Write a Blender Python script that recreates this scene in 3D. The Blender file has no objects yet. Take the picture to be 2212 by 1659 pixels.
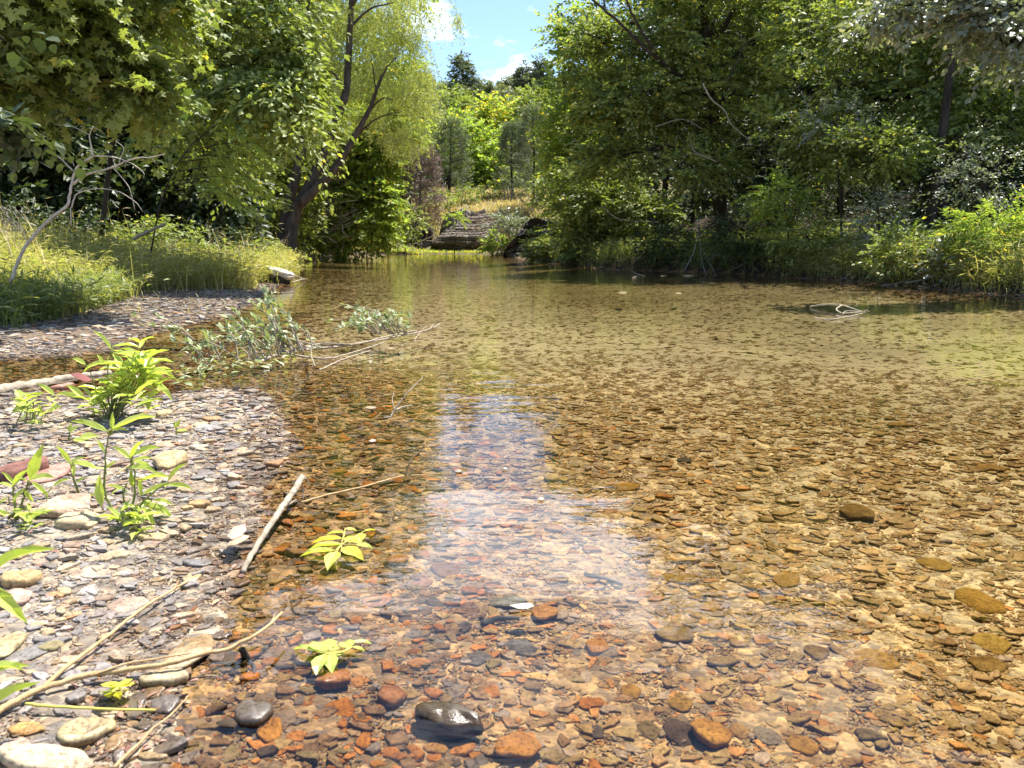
import bpy, math, random
import numpy as np
from mathutils import Vector

# ------------------------------------------------------------------ camera, world, sun, exposure
R = math.radians
sc = bpy.context.scene
col = sc.collection
CAM_H, PITCH, F = 0.80, R(10.5), 1658.0        # camera height, downward pitch, focal length in a 2212x1659 frame
cam_d = bpy.data.cameras.new('camera'); cam = bpy.data.objects.new('camera', cam_d); col.objects.link(cam)
cam.location = (0, 0, CAM_H); cam.rotation_euler = (R(90) - PITCH, 0, 0)
cam_d.sensor_width = 36; cam_d.lens = 36 * F / 2212; cam_d.clip_start = 0.05; cam_d.clip_end = 2000
cam_d.dof.use_dof = True; cam_d.dof.focus_distance = 4.5; cam_d.dof.aperture_fstop = 9
sc.camera = cam

SUN_EL, SUN_AZ = R(66), R(42)                  # ahead of the camera, a little to the right
w = bpy.data.worlds.new('World'); sc.world = w; w.use_nodes = True
nt = w.node_tree; nt.nodes.clear()
out = nt.nodes.new('ShaderNodeOutputWorld'); bg = nt.nodes.new('ShaderNodeBackground')
sky = nt.nodes.new('ShaderNodeTexSky'); sky.sky_type = 'NISHITA'; sky.sun_disc = False
sky.sun_elevation = SUN_EL; sky.sun_rotation = SUN_AZ; sky.air_density = 1.0; sky.dust_density = 0.1; sky.ozone_density = 3.0
bg.inputs['Strength'].default_value = 0.09
tc = nt.nodes.new('ShaderNodeTexCoord'); mp = nt.nodes.new('ShaderNodeMapping'); mp.inputs['Scale'].default_value = (1.0, 1.0, 2.6)
nz = nt.nodes.new('ShaderNodeTexNoise'); nz.inputs['Scale'].default_value = 4.2; nz.inputs['Detail'].default_value = 7; nz.inputs['Roughness'].default_value = 0.58
cr = nt.nodes.new('ShaderNodeValToRGB'); cr.color_ramp.elements[0].position = 0.56; cr.color_ramp.elements[1].position = 0.80
mx = nt.nodes.new('ShaderNodeMix'); mx.data_type = 'RGBA'; mx.inputs['B'].default_value = (15.0, 16.0, 18.0, 1)
L = nt.links.new
L(tc.outputs['Generated'], mp.inputs['Vector']); L(mp.outputs[0], nz.inputs['Vector']); 
sz = nt.nodes.new('ShaderNodeSeparateXYZ'); L(tc.outputs['Generated'], sz.inputs[0])      # cloud band added above the frame to brighten the water's reflection
mr = nt.nodes.new('ShaderNodeMapRange'); mr.inputs['From Min'].default_value = 0.275; mr.inputs['From Max'].default_value = 0.33; mr.inputs['To Max'].default_value = 0.26; L(sz.outputs[2], mr.inputs[0])
mf = nt.nodes.new('ShaderNodeMapRange'); mf.inputs['From Min'].default_value = 0.3; mf.inputs['From Max'].default_value = 0.8; L(sz.outputs[1], mf.inputs[0])
mm_ = nt.nodes.new('ShaderNodeMath'); mm_.operation = 'MULTIPLY'; mh = nt.nodes.new('ShaderNodeMapRange'); mh.inputs['From Min'].default_value = 0.50; mh.inputs['From Max'].default_value = 0.41; L(sz.outputs[2], mh.inputs[0])
mp2 = nt.nodes.new('ShaderNodeMath'); mp2.operation = 'MULTIPLY'; L(mr.outputs[0], mp2.inputs[0]); L(mh.outputs[0], mp2.inputs[1]); L(mp2.outputs[0], mm_.inputs[0]); L(mf.outputs[0], mm_.inputs[1])
ad = nt.nodes.new('ShaderNodeMath'); L(nz.outputs['Fac'], ad.inputs[0]); L(mm_.outputs[0], ad.inputs[1]); L(ad.outputs[0], cr.inputs[0])
L(cr.outputs[0], mx.inputs['Factor']); L(sky.outputs[0], mx.inputs['A']); L(mx.outputs['Result'], bg.inputs[0]); L(bg.outputs[0], out.inputs[0])

sl = bpy.data.lights.new('sun', 'SUN'); sl.energy = 4.7; sl.angle = R(0.53); sl.color = (1.0, 0.955, 0.87)
sun = bpy.data.objects.new('sun', sl); col.objects.link(sun)
SD = Vector((math.sin(SUN_AZ) * math.cos(SUN_EL), math.cos(SUN_AZ) * math.cos(SUN_EL), math.sin(SUN_EL)))
sun.rotation_euler = SD.to_track_quat('Z', 'Y').to_euler(); sun.location = SD * 60
vs = sc.view_settings; vs.view_transform = 'Standard'; vs.look = 'None'; vs.gamma = 1; vs.use_curve_mapping = False
vs.exposure = 1.45
sc.render.engine = 'CYCLES'
cy = sc.cycles
cy.max_bounces = 8; cy.diffuse_bounces = 2; cy.glossy_bounces = 3; cy.transmission_bounces = 4; cy.transparent_max_bounces = 8
cy.use_denoising = True; cy.caustics_reflective = False; cy.caustics_refractive = False; cy.sample_clamp_indirect = 6

rng = np.random.default_rng(7); random.seed(7)
CP, SP = math.cos(PITCH), math.sin(PITCH)

# ------------------------------------------------------------------ measuring helpers
def ray(px, py):                                # direction through a point of the 2212x1659 frame
    a, b = (px - 1106) / F, -(py - 829.5) / F
    return Vector((a, CP + b * SP, -SP + b * CP))
def G(px, py, z=0.0):                           # world point at height z
    d = ray(px, py); t = (z - CAM_H) / d.z
    return Vector((d.x * t, d.y * t, z))
def D(px, py, Y):                               # world point at distance Y ahead
    d = ray(px, py); t = Y / d.y
    return Vector((d.x * t, Y, CAM_H + d.z * t))
def sstep(a, b, x):
    t = np.clip((x - a) / (b - a), 0, 1); return t * t * (3 - 2 * t)

# ------------------------------------------------------------------ shoreline and terrain
shore_px = [(1900,612),(1600,592),(1300,581),(1172,567),(1092,554),(1060,549),(940,549),(830,551),(720,551),(668,556),(650,572),
            (628,598),(560,640),(480,682),(350,722),(250,760),(0,778)]
shore_px2 = [(0,846),(150,856),(300,852),(400,846),(470,840),(560,848),(592,880),(606,915),(616,955),(604,1000),(580,1060),(566,1120),(548,1180),
             (512,1235),(496,1300),(478,1370),(430,1430),(402,1500),(396,1580),(360,1659)]
W = [(-0.62,-4.0),(5,-5),(9.5,-3),(10,3),(9.0,7.5),(7.5,10.9)]
W += [tuple(G(*p)[:2]) for p in shore_px] + [(-9.0, 6.6), (-9.0, 4.7)] + [tuple(G(*p)[:2]) for p in shore_px2]
W = np.array(W)
def wob(x, y, s, seed=0.0):                     # cheap smooth pseudo noise in -1..1
    return (np.sin(x * s + 1.7 * np.sin(y * s * 0.71 + seed) + seed) * np.cos(y * s * 1.13 + 1.3 * np.sin(x * s * 0.57 + 2.1 + seed)))
def sdist(x, y):                                # signed distance to the water edge, positive on land
    x = np.asarray(x, float).ravel(); y = np.asarray(y, float).ravel()
    best = np.full(x.shape, 1e9); ins = np.zeros(x.shape, bool)
    n = len(W)
    for i in range(n):
        ax, ay = W[i]; bx, by = W[(i + 1) % n]
        dx, dy = bx - ax, by - ay
        t = np.clip(((x - ax) * dx + (y - ay) * dy) / (dx * dx + dy * dy + 1e-12), 0, 1)
        d = (x - ax - t * dx) ** 2 + (y - ay - t * dy) ** 2
        best = np.minimum(best, d)
        c = (ay > y) != (by > y)
        xi = ax + (y - ay) / (dy if abs(dy) > 1e-12 else 1e-12) * dx
        ins ^= c & (x < xi)
    d = np.sqrt(best); r = np.hypot(x, y)
    d = np.where(ins, -d, d)
    return d + np.minimum(r * 0.012, 0.25) * wob(x, y, 2.3 / np.maximum(r * 0.12, 0.4), 0.4)
def gz(x, y, d=None):
    x = np.asarray(x, float).ravel(); y = np.asarray(y, float).ravel()
    if d is None: d = sdist(x, y)
    r = np.hypot(x, y)
    dep = -d
    under = -(0.46 * (1 - np.exp(-dep * 0.14)) + 0.012 * (1 - np.exp(-dep * 9))) - 0.05 * sstep(8, 25, dep)
    under = under + 0.006 * wob(x, y, 5.0) * sstep(0, .4, dep)
    right = sstep(-0.03, 0.05, (x / np.maximum(y, 1) + 0.03)) * (y > 0) + (y <= 0) * (x > 2)
    far = sstep(46, 54, y)
    flat = 0.055 * (1 - np.exp(-np.maximum(d, 0) * 1.1)) + 0.004 * wob(x, y, 9.0)
    left = flat + 0.48 * sstep(1.8, 6.0, d + 1.3 * sstep(9.5, 13.5, y)) * sstep(7, 9, y + 0.0 * x) + 0.02 * np.maximum(d - 6, 0) * (y > 7) + 0.10 * np.maximum(d - 14, 0) * (y > 7) + 0.04 * wob(x, y, 1.1) * sstep(2, 5, d)
    rt = 0.34 * sstep(0, 0.5, d) + 0.14 * sstep(0.4, 2.2, d) + 0.26 * np.maximum(d - 2.0, 0) + 0.15 * np.maximum(d - 9.0, 0) + 0.10 * wob(x, y, 0.9) * sstep(1, 4, d)
    fr = 0.05 * np.minimum(d, 3) + 2.3 * sstep(3.2, 8.0, d + 0.8 * wob(x, y, .35)) * sstep(-12, -7, x) + 0.20 * np.clip(d - 5, 0, 14)
    land = np.where(right > 0.5, rt, left)
    land = land * (1 - far) + (fr * (1 - sstep(6, 14, x)) + rt * sstep(6, 14, x)) * far
    hill = 9 * sstep(80, 150, y + 0.25 * np.abs(x)) + 5 * sstep(150, 300, r)
    land = np.minimum(land, 7 + 6 * sstep(2, 10, x)) + hill * (y > 0)
    land = np.where(y < 0, 0.05 + 0.04 * np.maximum(d, 0), land)
    z = np.where(d > 0, np.maximum(land, 0.0) , under)
    return np.where(np.abs(d) < 0.02, z, z)
def gz1(x, y): return float(gz([x], [y])[0])
def P(px, py, dz=0.0):                          # where the sight line meets the terrain (bed or bank)
    z = 0.0
    for _ in range(12):
        p = G(px, py, min(z, 0.6)); z = 0.5 * z + 0.5 * gz1(p.x, p.y)
    p = G(px, py, z); p.z = gz1(p.x, p.y) + dz
    return p

# ------------------------------------------------------------------ scene helpers
def tag(o, label=None, cat=None, group=None, kind=None):
    if label: o['label'] = label
    if cat: o['category'] = cat
    if group: o['group'] = group
    if kind: o['kind'] = kind
    return o
def thing(name, loc, label, cat, group=None):
    o = bpy.data.objects.new(name, None); col.objects.link(o); o.location = loc; o.empty_display_size = 0.1
    return tag(o, label, cat, group)
def link(name, me, parent=None, mat=None):
    o = bpy.data.objects.new(name, me); col.objects.link(o)
    if mat: me.materials.append(mat)
    if parent:
        o.parent = parent
        if parent.type == 'EMPTY' or True:
            o.matrix_parent_inverse.identity()
    return o
def shift(me_v, parent):                        # world coordinates -> parent's own
    return me_v - np.array(parent.location, dtype=float) if parent else me_v
class MB:
    """collects vertices and faces in numpy, links them as one mesh object"""
    def __init__(s): s.v = []; s.f = []; s.n = 0; s.t = []
    def add(s, v, faces, tint=0.5):
        v = np.asarray(v, float).reshape(-1, 3); s.v.append(v)
        for k, f in faces: s.f.append((k, np.asarray(f, np.int64).reshape(-1, k) + s.n))
        t = np.asarray(tint, float)
        s.t.append(np.full((len(v), 3), float(t)) if t.ndim == 0 else (np.tile(t, (len(v), 1)) if t.ndim == 1 and t.shape == (3,) else (np.repeat(t[:, None], 3, 1) if t.ndim == 1 else t)))
        s.n += len(v)
    def mesh(s, name, smooth=False, origin=None):
        me = bpy.data.meshes.new(name)
        if not s.v: return me
        v = np.concatenate(s.v)
        if origin is not None: v = v - np.array(origin, float)
        t = np.concatenate(s.t)
        loops = np.concatenate([f.ravel() for k, f in s.f]); tot = np.concatenate([np.full(len(f), k) for k, f in s.f])
        st = np.concatenate([[0], np.cumsum(tot)[:-1]])
        me.vertices.add(len(v)); me.vertices.foreach_set('co', v.astype(np.float32).ravel())
        me.loops.add(len(loops)); me.loops.foreach_set('vertex_index', loops.astype(np.int32))
        me.polygons.add(len(tot)); me.polygons.foreach_set('loop_start', st.astype(np.int32)); me.polygons.foreach_set('loop_total', tot.astype(np.int32))
        me.polygons.foreach_set('use_smooth', np.full(len(tot), smooth))
        a = me.attributes.new('tint', 'FLOAT_COLOR', 'POINT')
        c = np.ones((len(v), 4), np.float32); c[:, :3] = t; a.data.foreach_set('color', c.ravel())
        me.update(); me.validate(verbose=False)
        return me
    def build(s, name, mat, parent=None, smooth=False):
        me = s.mesh(name, smooth, parent.location if parent else None)
        return link(name, me, parent, mat)
    def tube(s, pts, radii, sides=6, tint=0.5, cap=True):
        p = np.array([tuple(q) for q in pts], float); r = np.asarray(radii, float) * np.ones(len(p))
        t = np.gradient(p, axis=0); t /= np.linalg.norm(t, axis=1)[:, None] + 1e-9
        ref = np.array([0, 0, 1.0]) if abs(t[:, 2]).mean() < 0.8 else np.array([0, 1.0, 0])
        u = np.cross(t, ref); u /= np.linalg.norm(u, axis=1)[:, None] + 1e-9; v = np.cross(t, u)
        a = np.arange(sides) * 2 * math.pi / sides
        ring = p[:, None, :] + r[:, None, None] * (np.cos(a)[None, :, None] * u[:, None, :] + np.sin(a)[None, :, None] * v[:, None, :])
        n = len(p); i = np.arange(n - 1)[:, None] * sides; j = np.arange(sides)[None, :]; j2 = (j + 1) % sides
        q = np.stack([i + j, i + j2, i + sides + j2, i + sides + j], -1).reshape(-1, 4)
        fs = [(4, q)]
        if cap: fs += [(sides, np.arange(sides)[None, ::-1]), (sides, (n - 1) * sides + np.arange(sides)[None, :])]
        s.add(ring.reshape(-1, 3), fs, tint)
def smooth_path(pts, k=6, jit=0.0):             # Catmull-Rom through points
    p = [Vector(q) for q in pts]; p = [p[0] * 2 - p[1]] + p + [p[-1] * 2 - p[-2]]; o = []
    for i in range(1, len(p) - 2):
        for j in range(k):
            t = j / k; a, b, c, d = p[i-1], p[i], p[i+1], p[i+2]
            o.append(0.5 * ((2 * b) + (c - a) * t + (2*a - 5*b + 4*c - d) * t*t + (3*b - a - 3*c + d) * t**3))
    o.append(p[-2])
    if jit: o = [q + Vector(rng.normal(0, jit, 3)) for q in o]
    return o
def taper(n, a, b, p=1.0): return a + (b - a) * (np.linspace(0, 1, n) ** p)

# ------------------------------------------------------------------ materials
def mat(name):
    m = bpy.data.materials.new(name); m.use_nodes = True; t = m.node_tree; t.nodes.clear()
    o = t.nodes.new('ShaderNodeOutputMaterial'); return m, t, o
def N(t, typ, **kw):
    n = t.nodes.new('ShaderNode' + typ)
    for k, v in kw.items():
        if k in n.inputs: n.inputs[k].default_value = v
        else: setattr(n, k, v)
    return n
def mixc(t, fac, a, b, blend='MIX'):
    n = t.nodes.new('ShaderNodeMix'); n.data_type = 'RGBA'; n.blend_type = blend
    for s_, v in (('Factor', fac), ('A', a), ('B', b)):
        if hasattr(v, 'links'): t.links.new(v, n.inputs[s_])
        else: n.inputs[s_].default_value = v if s_ == 'Factor' else (*v, 1) if len(v) == 3 else v
    return n.outputs['Result']
def ramp(t, src, stops):
    n = t.nodes.new('ShaderNodeValToRGB'); e = n.color_ramp.elements
    while len(e) < len(stops): e.new(0.5)
    for q, (p, c) in zip(e, stops): q.position = p; q.color = (*c, 1) if len(c) == 3 else c
    t.links.new(src, n.inputs[0]); return n.outputs[0]
def mathn(t, op, a, b=0.0, clamp=False):
    n = t.nodes.new('ShaderNodeMath'); n.operation = op; n.use_clamp = clamp
    for i, v in enumerate((a, b)):
        if hasattr(v, 'links'): t.links.new(v, n.inputs[i])
        else: n.inputs[i].default_value = v
    return n.outputs[0]
def leaf_mat(name, dark, light, yellow, trans=0.5, rough=0.5, spec=0.5):
    m, t, o = mat(name)
    at = N(t, 'Attribute', attribute_name='tint')
    sep = N(t, 'SeparateColor'); t.links.new(at.outputs['Color'], sep.inputs[0])
    c = ramp(t, sep.outputs[0], [(0.0, dark), (0.55, light), (0.9, light), (1.0, yellow)])
    b = N(t, 'BsdfPrincipled', Roughness=rough); b.inputs['Specular IOR Level'].default_value = spec
    t.links.new(mixc(t, 1.0, c, (1.62, 1.38, 2.0), 'MULTIPLY'), b.inputs['Base Color'])
    tr = N(t, 'BsdfTranslucent'); c2 = mixc(t, 1.0, c, (1.62, 1.48, 0.75), 'MULTIPLY'); t.links.new(c2, tr.inputs[0])
    mxs = N(t, 'MixShader'); mxs.inputs[0].default_value = trans
    t.links.new(b.outputs[0], mxs.inputs[1]); t.links.new(tr.outputs[0], mxs.inputs[2]); t.links.new(mxs.outputs[0], o.inputs[0])
    return m
def bark_mat(name, a, b_, scale=9, bump=0.6, stretch=0.25):
    m, t, o = mat(name)
    tc = N(t, 'TexCoord'); mp = N(t, 'Mapping'); mp.inputs['Scale'].default_value = (1, 1, stretch)
    t.links.new(tc.outputs['Object'], mp.inputs[0])
    n1 = N(t, 'TexNoise', Scale=scale, Detail=8.0, Roughness=0.65); t.links.new(mp.outputs[0], n1.inputs['Vector'])
    c = ramp(t, n1.outputs['Fac'], [(0.3, a), (0.7, b_)])
    b = N(t, 'BsdfPrincipled', Roughness=0.9); b.inputs['Specular IOR Level'].default_value = 0.12; t.links.new(c, b.inputs['Base Color'])
    bp = N(t, 'Bump', Strength=bump, Distance=0.02); t.links.new(n1.outputs['Fac'], bp.inputs['Height']); t.links.new(bp.outputs[0], b.inputs['Normal'])
    t.links.new(b.outputs[0], o.inputs[0]); return m
def stone_mat(name, grain=60.0, wet=True):
    """rock: own colour from the attribute, speckle and bedding on top; wet and glossy in the splash band at the water line"""
    m, t, o = mat(name)
    at = N(t, 'Attribute', attribute_name='tint'); geo = N(t, 'NewGeometry')
    n1 = N(t, 'TexNoise', Scale=grain, Detail=6.0, Roughness=0.7); t.links.new(geo.outputs['Position'], n1.inputs['Vector'])
    n2 = N(t, 'TexNoise', Scale=grain * 0.22, Detail=4.0); t.links.new(geo.outputs['Position'], n2.inputs['Vector'])
    c = mixc(t, 1.0, at.outputs['Color'], ramp(t, n1.outputs['Fac'], [(0.28, (0.45, 0.43, 0.42)), (0.5, (0.95, 0.95, 0.95)), (0.75, (1.35, 1.3, 1.2))]), 'MULTIPLY')
    c = mixc(t, 1.0, c, ramp(t, n2.outputs['Fac'], [(0.3, (0.62, 0.55, 0.5)), (0.6, (1.08, 1.08, 1.06))]), 'MULTIPLY')
    b = N(t, 'BsdfPrincipled', Roughness=0.75); n3 = N(t, 'TexNoise', Scale=grain * 2.6, Detail=3.0); t.links.new(geo.outputs['Position'], n3.inputs['Vector']); c = mixc(t, 1.0, c, ramp(t, n3.outputs['Fac'], [(0.36, (0.55, 0.5, 0.46)), (0.46, (1.0, 1.0, 1.0))]), 'MULTIPLY')
    sx = N(t, 'SeparateXYZ'); t.links.new(geo.outputs['Position'], sx.inputs[0])
    zz = mathn(t, 'ADD', sx.outputs[2], mathn(t, 'MULTIPLY', n2.outputs['Fac'], -0.03))
    wetf = N(t, 'MapRange'); wetf.inputs['From Min'].default_value = 0.004; wetf.inputs['From Max'].default_value = -0.006
    t.links.new(zz, wetf.inputs[0])
    sub_ = N(t, 'MapRange'); sub_.inputs['From Min'].default_value = -0.001; sub_.inputs['From Max'].default_value = 0.001; t.links.new(sx.outputs[2], sub_.inputs[0])
    c = mixc(t, mathn(t, 'MULTIPLY', wetf.outputs[0], 1.0), c, mixc(t, 1.0, c, (0.56, 0.46, 0.37), 'MULTIPLY'))
    t.links.new(c, b.inputs['Base Color'])
    rr = N(t, 'MapRange'); rr.inputs['To Min'].default_value = 0.8; rr.inputs['To Max'].default_value = 0.22; t.links.new(mathn(t, 'MULTIPLY', wetf.outputs[0], sub_.outputs[0]), rr.inputs[0]); t.links.new(rr.outputs[0], b.inputs['Roughness'])
    t.links.new(mathn(t, 'MULTIPLY', sub_.outputs[0], 0.5), b.inputs['Specular IOR Level'])
    bp = N(t, 'Bump', Strength=0.5, Distance=0.004); t.links.new(n1.outputs['Fac'], bp.inputs['Height']); t.links.new(bp.outputs[0], b.inputs['Normal'])
    t.links.new(b.outputs[0], o.inputs[0]); return m

M = {}
M['stone'] = stone_mat('stone')
M['bark_willow'] = bark_mat('bark_willow', (0.035, 0.027, 0.022), (0.15, 0.115, 0.09), 7)
M['bark'] = bark_mat('bark', (0.018, 0.015, 0.012), (0.075, 0.06, 0.047), 9)
M['deadwood'] = bark_mat('deadwood', (0.20, 0.16, 0.12), (0.46, 0.40, 0.31), 26, 0.7)
M['deadwood_sunlit'] = bark_mat('deadwood_sunlit', (0.36, 0.31, 0.25), (0.68, 0.62, 0.53), 30, 0.4)  # paler deadwood; sun on the limb is put into its colour
M['twig'] = bark_mat('twig', (0.30, 0.19, 0.09), (0.55, 0.40, 0.22), 40, 0.3)
M['greystick'] = bark_mat('greystick', (0.16, 0.14, 0.12), (0.38, 0.34, 0.29), 30, 0.4)
M['yellow_stalk'] = bark_mat('yellow_stalk', (0.45, 0.38, 0.08), (0.62, 0.55, 0.16), 30, 0.2)
M['leaf_lime'] = leaf_mat('leaf_lime', (0.09, 0.155, 0.024), (0.23, 0.33, 0.06), (0.50, 0.42, 0.05), 0.58)
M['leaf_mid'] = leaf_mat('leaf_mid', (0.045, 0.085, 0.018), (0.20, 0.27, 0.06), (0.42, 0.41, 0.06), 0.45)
M['leaf_shade'] = leaf_mat('leaf_shade', (0.012, 0.026, 0.008), (0.048, 0.078, 0.021), (0.16, 0.20, 0.04), 0.3)  # darkened leaf; the deep shade of the woods is put into its colour
M['leaf_willow'] = leaf_mat('leaf_willow', (0.14, 0.185, 0.05), (0.31, 0.38, 0.11), (0.44, 0.38, 0.07), 0.5)
M['leaf_hill'] = leaf_mat('leaf_hill', (0.050, 0.078, 0.032), (0.145, 0.180, 0.075), (0.22, 0.25, 0.10), 0.4)
M['leaf_branch'] = leaf_mat('leaf_branch', (0.09, 0.145, 0.045), (0.23, 0.30, 0.11), (0.40, 0.42, 0.12), 0.35, 0.4)
M['leaf_pale'] = leaf_mat('leaf_pale', (0.07, 0.10, 0.055), (0.17, 0.22, 0.12), (0.30, 0.33, 0.20), 0.3, 0.42)
M['needle'] = leaf_mat('needle', (0.045, 0.070, 0.030), (0.125, 0.165, 0.070), (0.16, 0.19, 0.07), 0.3)
M['needle_brown'] = leaf_mat('needle_brown', (0.075, 0.055, 0.040), (0.155, 0.120, 0.085), (0.20, 0.19, 0.09), 0.2)
M['leaf_weed'] = leaf_mat('leaf_weed', (0.17, 0.26, 0.035), (0.33, 0.44, 0.075), (0.46, 0.48, 0.045), 0.45, 0.38)
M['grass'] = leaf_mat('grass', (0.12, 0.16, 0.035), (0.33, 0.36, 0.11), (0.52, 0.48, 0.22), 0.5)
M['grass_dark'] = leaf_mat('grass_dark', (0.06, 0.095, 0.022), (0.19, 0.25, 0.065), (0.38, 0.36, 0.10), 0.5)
M['grass_dry'] = leaf_mat('grass_dry', (0.14, 0.15, 0.05), (0.34, 0.32, 0.13), (0.50, 0.42, 0.22), 0.4)
# ------------------------------------------------------------------ ground sheet
PAL = dict(slate=(0.245,0.230,0.222), grey=(0.31,0.285,0.275), tan=(0.46,0.345,0.20), pale=(0.50,0.41,0.29), brown=(0.27,0.175,0.105),
           rust=(0.50,0.22,0.055), pink=(0.50,0.33,0.25), ochre=(0.44,0.335,0.155), olive=(0.29,0.245,0.125), dark=(0.085,0.07,0.06), umber=(0.28,0.19,0.10))
def build_ground():
    ra = np.geomspace(0.35, 420, 430); th = np.concatenate([np.linspace(-R(52), R(52), 560), np.linspace(R(52), R(308), 90)[1:-1]])
    rr, tt = np.meshgrid(ra, th, indexing='ij')
    x = (rr * np.sin(tt)).ravel(); y = (rr * np.cos(tt)).ravel()
    d = sdist(x, y); z = gz(x, y, d)
    fine = sstep(0, 1, 14 - np.hypot(x, y))
    z = z + fine * (0.003 * wob(x, y, 31, 1.0) + 0.002 * wob(x, y, 67, 2.0)) 
    na = len(th); nr = len(ra)
    i = np.arange(nr - 1)[:, None] * na; j = np.arange(na)[None, :]; j2 = (j + 1) % na
    q = np.stack([i + j, i + na + j, i + na + j2, i + j2], -1).reshape(-1, 4)
    # soil colours by place: dry gravel, wet bed, grassy soil, leaf litter
    n = wob(x, y, 1.7, 3.0) * .5 + .5
    def c(*v): return np.array(v)[None, :]
    dry = (c(0.25,0.215,0.18) * (1 - sstep(4.5, 6, y)[:, None]) + c(0.15,0.115,0.09) * sstep(4.5, 6, y)[:, None]) * (0.8 + 0.3 * n[:, None]); bed = c(0.31,0.235,0.12) * (0.8 + 0.3 * n[:, None])  # browner farther bar, with overhead tree shade put into its colour
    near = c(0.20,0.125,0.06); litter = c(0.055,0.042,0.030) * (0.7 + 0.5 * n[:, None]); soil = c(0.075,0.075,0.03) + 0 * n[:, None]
    k = sstep(0.2, 2.2, -d)[:, None]
    C = near * (1 - k) + bed * k
    murk = (sstep(.4, 1.6, -d) * sstep(3.6, 7.5, y))[:, None]; C = C * (1 - murk) + c(0.36,0.295,0.185) * (0.85 + 0.3 * n[:, None]) * murk      # hazy water murk put into the bed colour, growing with distance
    land = (d > 0)[:, None]
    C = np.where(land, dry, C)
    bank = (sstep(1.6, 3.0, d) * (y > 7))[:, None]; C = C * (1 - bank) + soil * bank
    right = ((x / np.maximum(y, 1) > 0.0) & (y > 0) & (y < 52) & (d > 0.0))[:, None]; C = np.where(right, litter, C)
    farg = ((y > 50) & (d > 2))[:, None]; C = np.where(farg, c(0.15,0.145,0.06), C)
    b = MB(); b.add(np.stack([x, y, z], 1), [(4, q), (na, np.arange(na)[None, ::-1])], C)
    m, t, o = mat('ground')
    at = N(t, 'Attribute', attribute_name='tint'); geo = N(t, 'NewGeometry')
    vo = N(t, 'TexVoronoi', Scale=26.0); vo.inputs['Randomness'].default_value = 1.0
    mp = N(t, 'Mapping'); mp.inputs['Scale'].default_value = (1, 1.35, 1); t.links.new(geo.outputs['Position'], mp.inputs[0]); t.links.new(mp.outputs[0], vo.inputs['Vector'])
    v2 = N(t, 'TexVoronoi', Scale=62.0); t.links.new(mp.outputs[0], v2.inputs['Vector'])
    nn = N(t, 'TexNoise', Scale=5.0, Detail=9.0, Roughness=0.7); t.links.new(geo.outputs['Position'], nn.inputs['Vector'])
    g1 = N(t, 'SeparateColor'); t.links.new(vo.outputs['Color'], g1.inputs[0]); g2 = N(t, 'SeparateColor'); t.links.new(v2.outputs['Color'], g2.inputs[0])
    cc = mixc(t, 1.0, at.outputs['Color'], ramp(t, g1.outputs[0], [(0, (0.55,0.55,0.6)), (0.5, (1,1,1)), (1, (1.45,1.35,1.15))]), 'MULTIPLY')
    cc = mixc(t, 1.0, cc, ramp(t, g2.outputs[1], [(0, (0.6,0.58,0.58)), (1, (1.3,1.25,1.15))]), 'MULTIPLY')
    cc = mixc(t, 1.0, cc, ramp(t, nn.outputs['Fac'], [(0.3, (0.6,0.6,0.6)), (0.7, (1.25,1.25,1.2))]), 'MULTIPLY')
    bs = N(t, 'BsdfPrincipled', Roughness=0.9); bs.inputs['Specular IOR Level'].default_value = 0.15; t.links.new(cc, bs.inputs['Base Color'])
    sz_ = N(t, 'SeparateXYZ'); t.links.new(geo.outputs['Position'], sz_.inputs[0]); sm = N(t, 'MapRange'); sm.inputs['From Min'].default_value = -0.08; sm.inputs['From Max'].default_value = -0.20; sm.inputs['To Max'].default_value = 0.9; t.links.new(sz_.outputs[2], sm.inputs[0])
    cc = mixc(t, sm.outputs[0], cc, mixc(t, 1.0, at.outputs['Color'], ramp(t, nn.outputs['Fac'], [(0.3, (0.8,0.8,0.8)), (0.7, (1.15,1.15,1.15))]), 'MULTIPLY')); t.links.new(cc, bs.inputs['Base Color'])
    h = mathn(t, 'ADD', vo.outputs['Distance'], mathn(t, 'MULTIPLY', v2.outputs['Distance'], 0.5))
    bp = N(t, 'Bump', Strength=0.6, Distance=0.012); bp.invert = True; t.links.new(h, bp.inputs['Height']); t.links.new(bp.outputs[0], bs.inputs['Normal'])
    t.links.new(bs.outputs[0], o.inputs[0])
    tag(b.build('ground', m, None, True), 'creek bed and banks of shale gravel, leaf litter and soil', 'ground', kind='structure')
build_ground()

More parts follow.
